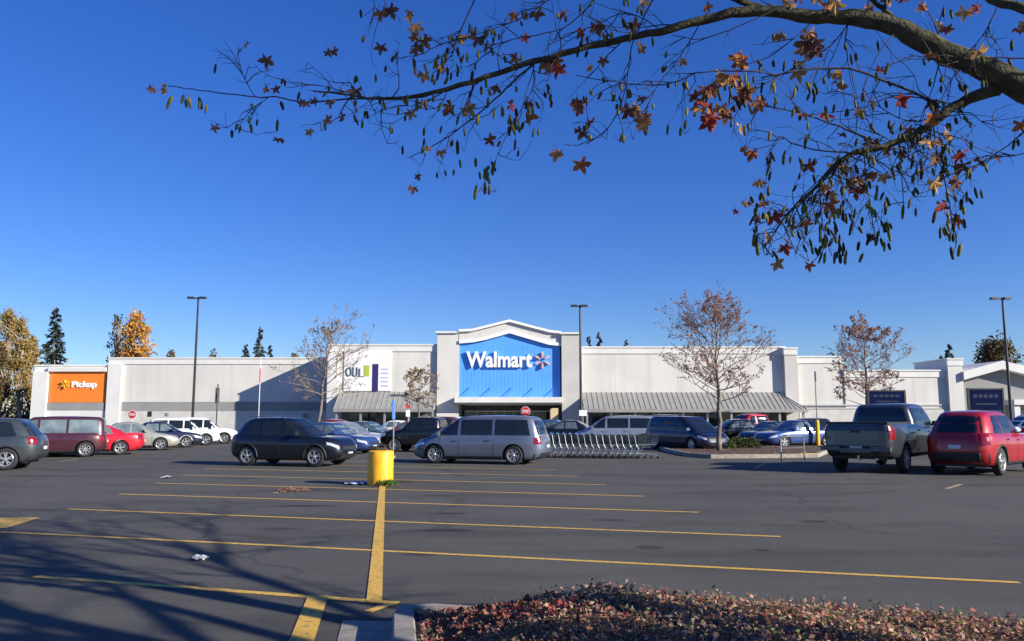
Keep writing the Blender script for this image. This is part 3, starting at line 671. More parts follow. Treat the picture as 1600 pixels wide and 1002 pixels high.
limbC = pix([(1680,40),(1600,14),(1560,4),(1520,-14),(1440,-40)], 4.3, 4.6, 22, 10, brn, .003, 7)
brn.tube([p-FO for p in smooth([Vector((7.0,1.4,2.9)), Vector((5.2,3.4,4.0)), P(1680,40,4.3)])], [.09,.085,.08,.075,.07,.065,.06,.055,.05][:9], 7)
limbD = pix([(1408,48),(1388,22),(1368,5),(1340,-20)], 5.1, 5.2, 12, 6, brn, .003)
limbE = pix([(1200,18),(1165,5),(1130,-8),(1080,-20)], 5.3, 5.2, 14, 8, brn, .003)
subs = []
def S(path, d, w0=3.2, w1=1.3, dd=.1): q = pix(path, d, d+dd, w0, w1, twg, .002, 4); subs.append(q); return q
S([(1466,170),(1440,150),(1390,130),(1330,108),(1290,108),(1240,112),(1190,122)], 5.1, 5, 2.5)
S([(1190,112),(1100,112),(1050,130),(1010,133),(960,128),(900,118)], 5.1, 2.6, 1.4)
S([(1378,230),(1330,205),(1290,190),(1230,172),(1180,165)], 5.2, 4, 1.6)
S([(1330,240),(1280,235),(1240,225),(1215,215),(1195,260)], 5.2, 3, 1.2)
S([(845,90),(800,130),(762,165),(702,213),(640,246)], 5.5, 4.6, 1.6)
S([(700,140),(680,170),(620,165),(560,190)], 5.6, 2, 1)
S([(1025,-10),(1000,40),(985,82),(975,150),(950,200),(915,226)], 5.3, 3, 1.6)
S([(1092,40),(1060,92),(1030,130),(1012,165)], 5.4, 2.6, 1.4)
S([(830,96),(835,130),(815,170),(790,215),(770,262),(748,300)], 5.5, 2.4, 1.2)
S([(860,92),(800,100),(740,60),(690,70),(660,85)], 5.4, 2.2, 1.2)
S([(745,-8),(728,30),(712,65),(705,90)], 5.2, 3, 1.6)
S([(870,-10),(830,20),(780,42),(700,68)], 5.2, 2.4, 1.2)
S([(935,-8),(890,38),(850,52),(800,62),(760,75)], 5.2, 2.6, 1.2)
S([(1035,48),(980,20),(930,40),(880,55)], 5.3, 2.2, 1.1)
S([(1350,238),(1355,290),(1362,340),(1368,385)], 5.2, 2.4, 1.3)
S([(1458,195),(1465,240),(1478,290),(1488,345),(1495,378)], 5.1, 2.4, 1.3)
S([(1310,258),(1290,300),(1285,350),(1300,400)], 5.3, 2.4, 1.3)
S([(1640,180),(1600,207),(1550,245),(1500,268),(1450,290)], 4.9, 3.6, 1.4)
S([(1660,200),(1600,240),(1560,245),(1520,262)], 4.8, 2.6, 1.2)
S([(1405,215),(1408,270),(1412,325)], 5.15, 2.2, 1.2)
S([(1545,150),(1480,175),(1420,190),(1360,160),(1300,140)], 5.1, 3, 1.3)
S([(1480,160),(1400,150),(1340,170),(1260,180)], 5.2, 2.5, 1.2)
S([(1280,25),(1240,60),(1200,90),(1150,105)], 5.3, 3, 1.3)
S([(1330,30),(1300,70),(1250,100),(1180,140),(1130,170)], 5.2, 3, 1.3)
S([(1640,95),(1560,90),(1480,96),(1420,85)], 4.7, 3, 1.3)
S([(1560,5),(1545,40),(1525,70),(1520,95)], 4.6, 2.6, 1.2)
S([(1240,0),(1180,30),(1100,60),(1050,55)], 5.1, 2.6, 1.2)
S([(1440,60),(1470,100),(1510,115)], 4.9, 2.4, 1.2)
S([(400,152),(385,130),(376,105),(372,75)], 5.8, 1.6, 1, .02)
S([(420,152),(395,170),(370,200),(362,212)], 5.8, 1.4, .9, .02)
S([(560,150),(520,138),(480,132),(440,128)], 5.7, 1.6, 1, .02)
S([(580,-8),(585,10),(570,25)], 5.2, 1.6, 1, .02); S([(600,-10),(602,18)], 5.2, 1.6, 1, .02)
for q in subs[:]:
    for i in range(2, len(q)-1):
        if fr.random() < .52:
            d = (q[i+1]-q[i-1]).normalized()+Vector((fr.gauss(0,.5), fr.gauss(0,.5), fr.gauss(-.1,.6))); sprig(q[i], d, fr.uniform(.12,.38), .004, 1, .07, .30)
for i in range(10, len(mainp)-4):
    if fr.random() < .42: sprig(mainp[i], (fr.uniform(-1,.2), fr.gauss(0,.5), fr.gauss(-.1,.7)), fr.uniform(.25,.6), .0055, 0, .10, .25)
for i in range(6, len(limbB)):
    for j in range(2): sprig(limbB[i], (fr.uniform(-.6,.7), fr.gauss(0,.5), fr.uniform(-1,.3)), fr.uniform(.2,.5), .005, 0, .05, .10)
# dense hanging catkins under the lower limb
for (px, py, sx_, sy_, n) in ((1305,350,22,45,36),(1250,320,40,30,10),(1290,290,40,22,9),(1365,300,20,30,7),(1380,360,22,30,12),(1190,340,18,22,6),(1480,340,14,30,12),(1290,385,20,18,10),(1440,240,40,20,12),(1215,240,25,25,8),(800,185,14,25,14),(765,265,14,25,14),(740,80,50,25,14),(660,150,60,12,8),(300,152,30,8,6),(700,100,30,20,8),(1180,200,0,0,0),(1150,130,40,30,20),(1350,400,10,8,3)):
    for i in range(n): catkin(P(fr.gauss(px, sx_*.7), fr.gauss(py, sy_*.7), 5.25+fr.gauss(0,.18)), .072, .0105)
for px, py in ((563,22),(288,155),(310,158),(268,158),(434,193),(567,195),(437,165),(748,185),(714,225),(372,200),(362,210),(1183,385),(1180,370),(1485,392),(1503,386),(1385,325),(1412,325),(1350,402),(1290,400),(1312,402),(745,295),(1180,330),(1348,345),(1465,332),(658,72)):
    catkin(P(px, py-10, 5.35 if px > 600 else 5.75), .085, .013)
for px, py, n, s_ in ((250,133,3,.06),(372,72,2,.05),(412,142,3,.055),(515,82,2,.055),(478,163,3,.055),(525,176,2,.07),(655,72,3,.085),(650,45,2,.08),(604,22,2,.08),(680,240,2,.055),(652,284,2,.055),(868,105,4,.09),(932,100,2,.06),(908,170,3,.085),(873,238,2,.07),(908,256,1,.10),(988,180,3,.08),(1014,186,3,.085),(1000,72,2,.07),(1065,98,1,.07),(1090,165,4,.09),(1118,180,6,.10),(1130,120,5,.09),(1155,95,4,.08),(1165,145,4,.09),(1180,160,3,.08),(1268,68,6,.10),(1285,10,2,.08),(1350,15,2,.08),(1163,232,1,.06),(1160,325,3,.05),(1176,340,2,.05),(1292,180,1,.07),(1475,40,2,.08),(1515,15,2,.08),(1440,12,1,.07),(1595,40,2,.08),(1195,288,2,.05),(1375,108,1,.06),(1240,0,3,.08),(1120,20,2,.07),(1560,245,1,.06),(645,20,2,.06),(820,60,1,.06),(1110,140,5,.09),(1225,50,2,.07)):
    for i in range(n):
        v = P(px+fr.gauss(0,7 if n > 1 else 1), py+fr.gauss(0,7 if n > 1 else 1), (5.3 if px > 500 else 5.75)+fr.gauss(0,.08))
        star(lvs, v-FO, s_*fr.uniform(.65,1.0), (fr.gauss(0,.6), -1, fr.gauss(0,.4)), (fr.gauss(0,.5), fr.gauss(0,.3), -1))
        twg.tube([v-FO, v-FO+Vector((fr.gauss(0,.02), 0, s_*.9))], .0012, 3, False)
# out-of-frame crown (casts the shadows on the asphalt)
def grow(p, d, L, r, lev, mb):
    m = 4; q = [Vector(p)]; dd = Vector(d).normalized(); ok = True
    for i in range(m):
        dd = (dd+Vector((fr.gauss(0,.12), fr.gauss(0,.12), fr.gauss(.03,.10)))).normalized(); n_ = q[-1]+dd*L/m
        if inframe(n_, 40) or n_.z < 2.3 or (lev and n_.x-2.22*n_.z > -.4 and fr.random() < .97): break
        q.append(n_)
    if len(q) < 2: return
    mb.tube([x-FO for x in q], [r*.88*(1-.6*i/m) for i in range(len(q))], 6 if lev < 2 else 4, False)
    if lev < 4 and len(q) > 2:
        for j in range((6,6,4,3)[lev]):
            i = fr.randint(1, len(q)-1); d2 = (dd+Vector((fr.gauss(0,.55), fr.gauss(0,.55), fr.gauss(.05,.42)))).normalized()
            grow(q[i], d2, L*fr.uniform(.5,.72), r*.52, lev+1, brn if lev < 1 else twg)
for (s0, d, L, r) in (((7.2,1.6,4.2),(-.9,-.1,.55),4.6,.13),((7.1,1.6,3.4),(-.7,-.6,.5),4.4,.12),((7.3,1.6,5.0),(-.6,.8,.4),4.2,.11),((7.1,1.6,3.2),(-.8,.55,.7),4.2,.11),((7.2,1.6,3.6),(-.5,-.7,.6),4.0,.10),((7.2,1.7,4.2),(.6,.6,.7),3.4,.09),((7.3,1.5,4.6),(.7,-.5,.7),3.2,.08),((7.2,1.6,5.2),(-.6,.4,.9),3.4,.08),((7.2,1.7,3.0),(.1,1,.55),4.4,.10),((7.1,1.6,4.0),(-1,.1,.7),4.6,.10)):
    grow(Vector(s0)+Vector((0,-.35,0)), d, L, r, 0, brn)
trk.build('trunk', M['bark_moss'], ft, True); brn.build('limbs', M['bark_moss'], ft, True); twg.build('twigs', M['twig_dark'], ft, True)
lvs.build('leaves', M['leaf_red'], ft); tag(pod.build('catkins', M['pods'], ft, True), kind='stuff')
# ------------------------------------------------------------------ vehicles
def lerp(tab, t):
    if t <= tab[0][0]: return tab[0][1]
    for (a, va), (c, vc) in zip(tab, tab[1:]):
        if t <= c:
            f = (t-a)/(c-a); f2 = f*f*(3-2*f); f = f*.5+f2*.5; return va+(vc-va)*f
    return tab[-1][1]
class Shell:
    """closed rounded body: for each level t a superellipse outline in plan"""
    def __init__(s, xf, xr, w, ztop, zbot, n=5, crown=.02): s.xf, s.xr, s.w, s.zt, s.zb, s.n, s.cr = xf, xr, w, ztop, zbot, n, crown
    def zz(s, x, t): a = lerp(s.zb, x); return a+(lerp(s.zt, x)-a)*t
    def pt(s, t, xi, eta, off=0):
        c = (lerp(s.xf,t)+lerp(s.xr,t))/2; a = (lerp(s.xf,t)-lerp(s.xr,t))/2; ww = lerp(s.w, t)
        nx = abs(xi)**(s.n-1)/a*(1 if xi > 0 else -1); ny = abs(eta)**(s.n-1)/ww*(1 if eta > 0 else -1); l = math.hypot(nx, ny) or 1
        x = c+a*xi; y = ww*eta
        return (x+nx/l*off, y+ny/l*off, s.zz(x, t))
    def mesh(s, mb, levels, k=72):
        # arc-length resampled outline
        def build(a, w_):
            P_ = []
            for i in range(720):
                th = 2*math.pi*i/720; cx, sy = math.cos(th), math.sin(th)
                P_.append((abs(cx)**(2/s.n)*(1 if cx >= 0 else -1), abs(sy)**(2/s.n)*(1 if sy >= 0 else -1)))
            L = [0]
            for i in range(720): p, q = P_[i], P_[(i+1)%720]; L.append(L[-1]+math.hypot((p[0]-q[0])*a, (p[1]-q[1])*w_))
            out = []; j = 0
            for i in range(k):
                tgt = L[-1]*i/k
                while L[j+1] < tgt: j += 1
                f = (tgt-L[j])/(L[j+1]-L[j]+1e-12); p, q = P_[j], P_[(j+1)%720]; out.append((p[0]+(q[0]-p[0])*f, p[1]+(q[1]-p[1])*f))
            return out
        O = build((lerp(s.xf,.5)-lerp(s.xr,.5))/2, lerp(s.w,.5)); V = []
        for t in levels: V += [s.pt(t, xi, et) for xi, et in O]
        nl = len(levels); F_ = [(i*k+j, i*k+(j+1)%k, (i+1)*k+(j+1)%k, (i+1)*k+j) for i in range(nl-1) for j in range(k)]
        base = (nl-1)*k
        for r in (.93,.8,.6,.35,.12):
            o = len(V)
            for xi, et in O:
                x, y, z = s.pt(1, xi, et); c = (lerp(s.xf,1)+lerp(s.xr,1))/2; x = c+(x-c)*(r if r > .5 else (.5+r)/2*1.0 if False else r); y *= r
                V.append((x, y, lerp(s.zt, x)+s.cr*(1-r*r)))
            F_ += [(base+j, base+(j+1)%k, o+(j+1)%k, o+j) for j in range(k)]; base = o
        F_.append(tuple(base+j for j in range(k))); F_.append(tuple(j for j in range(k-1, -1, -1)))
        mb.add(V, F_)
    def side(s, mb, sgn, quad, off=.006, nu=8, nv=4):
        """quad = (xa_bottom, xb_bottom, xa_top, xb_top, t0, t1)"""
        a0, b0, a1, b1, t0, t1 = quad; grid = []
        for j in range(nv+1):
            t = t0+(t1-t0)*j/nv; f = j/nv; xa = a0+(a1-a0)*f; xb = b0+(b1-b0)*f
            c = (lerp(s.xf,t)+lerp(s.xr,t))/2; A_ = (lerp(s.xf,t)-lerp(s.xr,t))/2
            for i in range(nu+1):
                x = xa+(xb-xa)*i/nu; xi = max(-.995, min(.995, (x-c)/A_)); grid.append((t, xi, sgn*(1-abs(xi)**s.n)**(1/s.n)))
        s._patch(mb, grid, nu, nv, off, sgn > 0)
    def end(s, mb, sgn, y0, y1, t0, t1, off=.006, nu=8, nv=4, tap=0):
        grid = []
        for j in range(nv+1):
            t = t0+(t1-t0)*j/nv
            for i in range(nu+1):
                et = (y0+(y1-y0)*i/nu)*(1-tap*j/nv); et = max(-.995, min(.995, et)); grid.append((t, sgn*(1-abs(et)**s.n)**(1/s.n), et))
        s._patch(mb, grid, nu, nv, off, sgn < 0)
    def corner(s, mb, sx, sy, a0, a1, t0, t1, off=.008, nu=7, nv=3, t0b=None, t1b=None):
        """wrap patch round a corner; angle 0 = end centre, 90 = side centre"""
        grid = []; t0b = t0 if t0b is None else t0b; t1b = t1 if t1b is None else t1b
        for j in range(nv+1):
            for i in range(nu+1):
                a = R(a0+(a1-a0)*i/nu); f = i/nu; t = (t0+(t0b-t0)*f)+((t1+(t1b-t1)*f)-(t0+(t0b-t0)*f))*j/nv
                grid.append((t, sx*math.cos(a)**(2/s.n), sy*math.sin(a)**(2/s.n)))
        s._patch(mb, grid, nu, nv, off, sx*sy < 0)
    def _patch(s, mb, grid, nu, nv, off, flip):
        V = [s.pt(t, xi, et, off) for t, xi, et in grid]+[s.pt(t, xi, et, off-.03) for t, xi, et in grid]
        m = len(grid); w_ = nu+1; F_ = []
        for j in range(nv):
            for i in range(nu):
                q = (j*w_+i, j*w_+i+1, (j+1)*w_+i+1, (j+1)*w_+i); F_.append(q[::-1] if flip else q)
        bd = [i for i in range(w_)]+[j*w_+nu for j in range(1, nv+1)]+[nv*w_+i for i in range(nu-1, -1, -1)]+[j*w_ for j in range(nv-1, 0, -1)]
        for a, c in zip(bd, bd[1:]+bd[:1]): q = (a, a+m, c+m, c); F_.append(q[::-1] if flip else q)
        mb.add(V, F_)

LEV = [0,.05,.14,.3,.48,.64,.76,.86,.93,.97,1]
def boolean_wells(o, wells, W):
    for (x, z, r) in wells:
        cb = MB(); V = []; k = 36
        for y in (-W, W):
            for j in range(k): a = 2*math.pi*j/k; V.append((x+r*math.cos(a), y, z+r*math.sin(a)))
        cb.add(V, [tuple(range(k)), tuple(range(2*k-1, k-1, -1))]+[(j, j+k, (j+1)%k+k, (j+1)%k) for j in range(k)])
        c = cb.build('cutter', M['trim']); md = o.modifiers.new('well', 'BOOLEAN'); md.operation = 'DIFFERENCE'; md.object = c; md.solver = 'EXACT'; md.material_mode = 'TRANSFER'
        bmm = bmesh.new(); bmm.from_mesh(c.data); bmesh.ops.recalc_face_normals(bmm, faces=bmm.faces); bmm.to_mesh(c.data); bmm.free()
        dg = bpy.context.evaluated_depsgraph_get(); dg.update(); me = bpy.data.meshes.new_from_object(o.evaluated_get(dg)); o.modifiers.clear(); o.data = me; bpy.data.objects.remove(c)

def wheel(parent, x, y, r, wd, out, style=5, m='rim'):
    """out = +1 if outer face points to +y"""
    b = MB(); h = wd/2
    b.lathe([(r*.66,-h*.9),(r*.80,-h),(r*.95,-h*.9),(r,-h*.55),(r,h*.55),(r*.95,h*.9),(r*.80,h),(r*.66,h*.9),(r*.62,h*.5),(r*.62,-h*.5),(r*.66,-h*.9)], (0,0,0), 'y', 28)
    o = b.build('wheel', M['tyre'], parent, True); o.location = (x, y, r)
    b = MB(); s_ = out*h
    b.m = 0; b.lathe([(r*.67,s_*.86),(r*.64,s_*.92),(r*.585,s_*.82),(r*.57,s_*.3),(r*.57,-s_*.8)], (0,0,0), 'y', 28)
    b.lathe([(r*.16,s_*.80),(r*.13,s_*.9),(.001,s_*.92)], (0,0,0), 'y', 14)
    for i in range(style):
        a = 2*math.pi*(i+.25)/style
        for da in ((-.10,.10) if style < 8 else (0,)):
            d0 = (math.cos(a+da*.4), math.sin(a+da*.4)); d1 = (math.cos(a+da*2), math.sin(a+da*2)); q = (-math.sin(a), math.cos(a)); wk = r*(.05 if style < 8 else .055)
            V = [(d0[0]*r*.12-q[0]*wk, s_*.80, d0[1]*r*.12-q[1]*wk), (d0[0]*r*.12+q[0]*wk, s_*.80, d0[1]*r*.12+q[1]*wk), (d1[0]*r*.62+q[0]*wk, s_*.78, d1[1]*r*.62+q[1]*wk), (d1[0]*r*.62-q[0]*wk, s_*.78, d1[1]*r*.62-q[1]*wk)]
            V += [(v[0], v[1]-s_*.25, v[2]) for v in V]; b.add(V, [(0,1,2,3),(7,6,5,4),(0,4,5,1),(1,5,6,2),(2,6,7,3),(3,7,4,0)])
    b.m = 1; b.lathe([(r*.58,s_*.15),(.001,s_*.15)], (0,0,0), 'y', 20)
    b.build('rim', [M[m], M['trim']], o, False)

def make_car(name, label, cat, spec, body, group=None, gl='carglass'):
    S_ = spec; wb, fo, ro, W, r = S_['wb'], S_['fo'], S_['ro'], S_['W']/2, S_['r']
    xf, xr = wb/2+fo, -(wb/2+ro); zb = S_.get('zb', .22)
    root = thing(name, label, cat, (0,0,0), 0, group)
    hull = Shell([(0,xf-.16),(.08,xf-.06),(.3,xf),(.5,xf),(.75,xf-.04),(.92,xf-.12),(1,xf-.22)], [(0,xr+.14),(.08,xr+.05),(.3,xr),(.55,xr+.01),(.8,xr+.03*S_.get('rs',1)),(1,xr+.10*S_.get('rs',1))],
        [(0,W*.87),(.06,W*.945),(.2,W*.98),(.45,W*.985),(.62,W),(.8,W*.985),(.92,W*.955),(1,W*.90)], S_['top'], [(xr,zb+.1),(xr+.5,zb),(xf-.6,zb),(xf,zb+.04)], S_.get('n',5.5), .025)
    b = MB(); hull.mesh(b, LEV, 84)
    o = b.build('body', body, root, False)
    bmm = bmesh.new(); bmm.from_mesh(o.data); bmesh.ops.recalc_face_normals(bmm, faces=bmm.faces); bmm.to_mesh(o.data); bmm.free()
    boolean_wells(o, [(wb/2, r*1.0, r*1.17), (-wb/2, r*1.0, r*1.17)], 2*W)
    # shade smooth by angle
    me = o.data
    me.polygons.foreach_set('use_smooth', [True]*len(me.polygons)); me.set_sharp_from_angle(angle=R(38))
    # cabin
    cb, cf, cr_, crr = S_['cf0'], S_['cf1'], S_['cr1'], S_['cr0']; belt, roof = S_['belt'], S_['roof']
    cab = Shell([(0,cb),(.5,(cb+cf)/2+.03),(.85,cf+.10),(1,cf-.08)], [(0,crr),(.5,(crr+cr_)/2-.03),(.88,cr_-.05),(1,cr_+.10)],
        S_.get('cw') and [(a, W*c) for a, c in S_['cw']] or [(0,W*.925),(.25,W*.90),(.6,W*.83),(.88,W*.755),(.96,W*.72),(1,W*.66)],
        S_.get('rooftab', [(cr_-.4,roof-.05),(cr_+.5,roof-.01),((cf+cr_)/2,roof),(cf-.3,roof-.012),(cf+.5,roof-.07)]), [(-9,belt-.05),(9,belt-.05)], S_.get('cn',7), .03)
    b = MB(); cab.mesh(b, [0,.15,.35,.55,.75,.86,.92,.96,1], 72); o2 = b.build('roof', body, root, False)
    bmm = bmesh.new(); bmm.from_mesh(o2.data); bmesh.ops.recalc_face_normals(bmm, faces=bmm.faces); bmm.to_mesh(o2.data); bmm.free()
    o2.data.polygons.foreach_set('use_smooth', [True]*len(o2.data.polygons)); o2.data.set_sharp_from_angle(angle=R(38))
    t0, t1 = .13, .84
    def P1(nm, f, m, parent=root): b_ = MB(); f(b_); return b_.build(nm, m, parent, False)
    P1('windshield', lambda q: cab.end(q, 1, -.86, .86, t0, t1+.02), M[gl])
    P1('rear_window', lambda q: cab.end(q, -1, -.80, .80, t0+.05, t1), M[gl])
    for sg in (1, -1):
        for quad in S_['win']:
            P1('side_window', lambda q: cab.side(q, sg, (*quad, t0, t1)), M[gl])
    # lamps and trim
    hh = S_.get('head', (.52,.74)); tl = S_.get('tailt', (.55,.92))
    for sy in (1, -1):
        P1('headlight', lambda q: hull.corner(q, 1, sy, *S_.get('ha',(22,56)), hh[0], hh[1]-.06, .008, 8, 3, hh[0]+.09, hh[1]+.02), M['headlamp'])
        P1('taillight', lambda q: hull.corner(q, -1, sy, S_.get('ta',(22,45))[0], S_.get('ta',(22,45))[1], tl[0], tl[1]), M['tail'])
    P1('grille', lambda q: (hull.end(q, 1, -.52, .52, hh[0]-.02, hh[1]-.04, .006), hull.end(q, 1, -.62, .62, .10, .30, .008)), M['trim'])
    P1('bumper', lambda q: hull.end(q, -1, -.88, .88, .03, S_.get('bump',.2), .012), M['trim'])
    P1('licence_plate', lambda q: hull.end(q, -1, -.17, .17, *S_.get('plate',(.44,.58)), .016, 2, 1), M['plate'])
    P1('licence_plate', lambda q: hull.end(q, 1, -.17, .17, .32, .42, .02, 2, 1), M['plate'])
    for sy in (1, -1):
        P1('sill', lambda q: hull.side(q, sy, (-wb/2+r*1.3, wb/2-r*1.3, -wb/2+r*1.25, wb/2-r*1.25, .02, .12), .01), M['trim'])
        for xs in S_.get('seams', []):
            P1('door_seam', lambda q: hull.side(q, sy, (xs-.006, xs+.006, xs-.006, xs+.006, .1, .97), .002, 1, 8), M['trim'])
        for xs in S_.get('handles', []):
            P1('door_handle', lambda q: hull.side(q, sy, (xs-.09, xs+.09, xs-.09, xs+.09, .80, .84), .03, 3, 1), body)
        q = MB(); mx = S_['cf0']-.50; q.box((mx, sy*(W*.93+.09), belt+.10), (.11,.20,.14), 0, .8); q.box((mx+.02, sy*W*.93, belt+.05), (.05,.14,.05)); q.build('mirror', body, root)
        if S_.get('rails'):
            q = MB(); yy = sy*W*.66; q.tube([(cr_+.15,yy,roof-.0),(cr_+.3,yy,roof+.05),(cf-.5,yy,roof+.045),(cf-.3,yy,roof-.01)], .016, 5); q.build('roof_rail', M[S_['rails']], root)
        for xw in (wb/2, -wb/2): wheel(root, xw, sy*(W-.135), r, .22, sy, S_.get('spokes', 5), S_.get('rimm', 'rim'))
    if S_.get('arch'):
        for sy in (1, -1):
            for xw in (wb/2, -wb/2):
                q = MB(); pp = []
                for k_ in range(0, 19):
                    a = R(-8+196*k_/18); x = xw+r*1.17*math.cos(a); z = r+r*1.17*math.sin(a); zt_ = lerp(hull.zt, x); zb_ = lerp(hull.zb, x); t = min(1, max(0, (z-zb_)/(zt_-zb_)))
                    c_ = (lerp(hull.xf,t)+lerp(hull.xr,t))/2; A_ = (lerp(hull.xf,t)-lerp(hull.xr,t))/2; xi = max(-.97, min(.97, (x-c_)/A_)); pp.append((x, sy*(lerp(hull.w,t)*(1-abs(xi)**hull.n)**(1/hull.n)-.012), z))
                q.tube(pp, .035, 6); q.build('wheel_arch', M['trim'], root)
    b = MB(); b.bb(xr+.35, xf-.35, -W*.72, W*.72, zb-.03, zb+.12); b.build('underbody', M['trim'], root)
    return root, hull, cab

SUV = dict(wb=2.66, fo=.90, ro=.88, W=1.86, r=.355, top=[(-2.3,1.02),(-2.0,1.10),(-.9,1.07),(.6,1.03),(.95,1.04),(1.5,1.02),(1.9,.97),(2.12,.88),(2.3,.76)], cf0=1.12, cf1=.26, cr1=-1.62, cr0=-2.10, belt=1.04, roof=1.68,
    win=[(.02,.80,.02,.22),(-.86,-.06,-.86,-.06),(-1.60,-.94,-1.30,-.94)], seams=[.98,-.02,-.90], handles=[.16,-.72], rails='steel', head=(.60,.80), zb=.24)
VAN = dict(wb=3.03, fo=.98, ro=1.07, W=1.98, r=.345, top=[(-2.6,1.0),(-2.2,1.06),(-1,1.04),(.9,1.0),(1.5,1.0),(2.0,.90),(2.35,.80),(2.6,.66)], cf0=1.85, cf1=.72, cr1=-2.18, cr0=-2.48, belt=1.00, roof=1.74,
    win=[(.62,1.36,.62,.80),(-.70,.50,-.70,.50),(-2.12,-.80,-1.98,-.80)], seams=[1.30,.56,-.76], handles=[.68,-.60], rails='trim', head=(.62,.84), zb=.19, tailt=(.62,.98), spokes=6)
SEDAN = dict(wb=2.72, fo=.92, ro=1.08, W=1.80, r=.32, top=[(-2.45,.90),(-2.1,.98),(-1.6,.98),(-1.2,.95),(.7,.92),(1.0,.90),(1.7,.82),(2.1,.74),(2.35,.62)], cf0=1.15, cf1=.32, cr1=-.88, cr0=-1.62, belt=.92, roof=1.44,
    win=[(.0,.78,.0,.26),(-.86,-.08,-.70,-.08)], seams=[.95,-.04,-.88], handles=[.10,-.74], zb=.19, head=(.55,.80), tailt=(.6,.9))
COUPE = dict(SEDAN); COUPE.update(wb=2.6, ro=1.0, roof=1.36, cr0=-1.75, win=[(-.42,.72,-.42,.22),(-1.0,-.52,-.80,-.52)], seams=[.95,-.45], handles=[-.28])
OLDVAN = dict(wb=2.85, fo=.90, ro=.80, W=1.86, r=.33, top=[(-2.3,1.0),(-2.1,1.02),(-1,1.0),(1.1,.98),(1.5,.96),(1.9,.88),(2.3,.74)], cf0=1.55, cf1=.72, cr1=-2.02, cr0=-2.16, belt=.98, roof=1.72,
    win=[(.42,1.12,.42,.72),(-.66,.32,-.66,.32),(-1.92,-.76,-1.86,-.76)], seams=[1.05,.36,-.70], handles=[.5,-.5], zb=.2, rimm='rim', spokes=9, head=(.55,.78), tailt=(.5,.98), ta=(28,46), cn=9)
CROSS = dict(SUV); CROSS.update(W=1.84, roof=1.66, fo=.92, ro=.92, ta=(24,47), tailt=(.66,.95), rails=None, cr1=-1.62, cr0=-2.15, win=[(.06,.84,.06,.30),(-.82,-.02,-.82,-.02),(-1.60,-.90,-1.35,-.90)])
CRV = dict(SUV); CRV.update(bump=.36, wb=2.62, ro=.94, W=1.84, roof=1.66, cr1=-1.72, cr0=-2.18, ta=(24,47), tailt=(.62,1.0), rails=None, plate=(.50,.64))
MIDSUV = dict(SUV); MIDSUV.update(wb=2.8, ro=.98, W=1.92, roof=1.76, rails=None, cr1=-1.98, cr0=-2.25, win=[(.06,.84,.06,.30),(-.86,-.02,-.86,-.02),(-1.86,-.94,-1.75,-.94)])
PICK = dict(wb=3.70, fo=.98, ro=1.22, W=2.02, r=.40, top=[(-3.2,1.36),(-2.9,1.38),(-.6,1.36),(.5,1.30),(1.35,1.28),(1.7,1.22),(2.5,1.17),(2.85,1.02)], cf0=1.55, cf1=.88, cr1=-.70, cr0=-.86, belt=1.28, roof=1.96,
    win=[(.42,1.12,.42,.76),(-.68,.32,-.64,.32)], seams=[1.25,.36,-.72,-.88], handles=[.52,-.5], zb=.42, head=(.55,.86), tailt=(.52,.93), ta=(30,52), plate=(.16,.28), n=9, cn=9, rs=.5, spokes=6)
CW = [(0,.915),(.25,.875),(.6,.785),(.84,.705),(.94,.655),(1,.56)]
for q_ in (SUV, SEDAN, COUPE, CROSS, CRV, MIDSUV): q_['cw'] = CW; q_['cn'] = 5; q_['arch'] = q_ not in (SEDAN, COUPE)
PC = {k: paint('car paint '+k, c, mt) for k, c, mt in (('charcoal',(.007,.009,.018),.3),('silverblue',(.17,.20,.26),.5),('slate',(.055,.07,.08),.45),('maroon',(.065,.018,.03),.25),('red',(.50,.012,.03),.1),('tan',(.36,.35,.30),.4),('darkblue',(.012,.02,.055),.3),('white',(.78,.78,.77),0),('black',(.01,.011,.013),.2),('silver',(.45,.46,.47),.6),('crimson',(.36,.006,.012),.15),('gunmetal',(.042,.047,.060),.4),('blue',(.03,.07,.22),.3),('darkred',(.16,.015,.02),.2),('teal',(.04,.09,.12),.35))}
def place(root, px, py, hd, lx_=0, ly=0, sc_=1, scz=1):
    """local point (lx_,ly) of the vehicle stands on the ground seen at px,py"""
    g_ = G(px, py); h = R(hd); root.rotation_euler = (0,0,h); root.scale = (sc_, sc_, sc_*scz)
    root.location = (g_.x-(lx_*math.cos(h)-ly*math.sin(h))*sc_, g_.y-(lx_*math.sin(h)+ly*math.cos(h))*sc_, 0); return root
GR = 'vehicles parked in the car park'
suv, _, _ = make_car('parked_car', 'dark charcoal crossover parked behind the empty yellow stalls, front facing right', 'car', SUV, PC['charcoal'], GR)
place(suv, 387, 728, -16, -1.33, -.8)
van, vh, vc = make_car('parked_minivan', 'silver blue minivan beside the nested shopping trolleys, its rear sunlit', 'minivan', VAN, PC['silverblue'], GR)
place(van, 803, 726.5, 164, -1.515, .85)
lsuv, _, _ = make_car('parked_car', 'slate grey sport utility car cut off by the left edge of the photo', 'car', CROSS, PC['slate'], GR)
place(lsuv, 8, 735, 196, -1.33, .8)
omv, _, _ = make_car('parked_minivan', 'old maroon boxy minivan between the slate car and the red coupe', 'minivan', OLDVAN, PC['maroon'], GR, 'carglass_l')
place(omv, 132, 714.5, 203, -1.42, .8)
cp, _, _ = make_car('parked_car', 'bright red low coupe between the maroon minivan and the tan sedan', 'car', COUPE, PC['red'], GR, 'carglass_l')
place(cp, 187, 711, 203, -1.3, .78)
sd, _, _ = make_car('parked_car', 'tan sedan parked right of the red coupe', 'car', SEDAN, PC['tan'], GR, 'carglass_l')
place(sd, 250, 704, 22, 1.36, -.78)
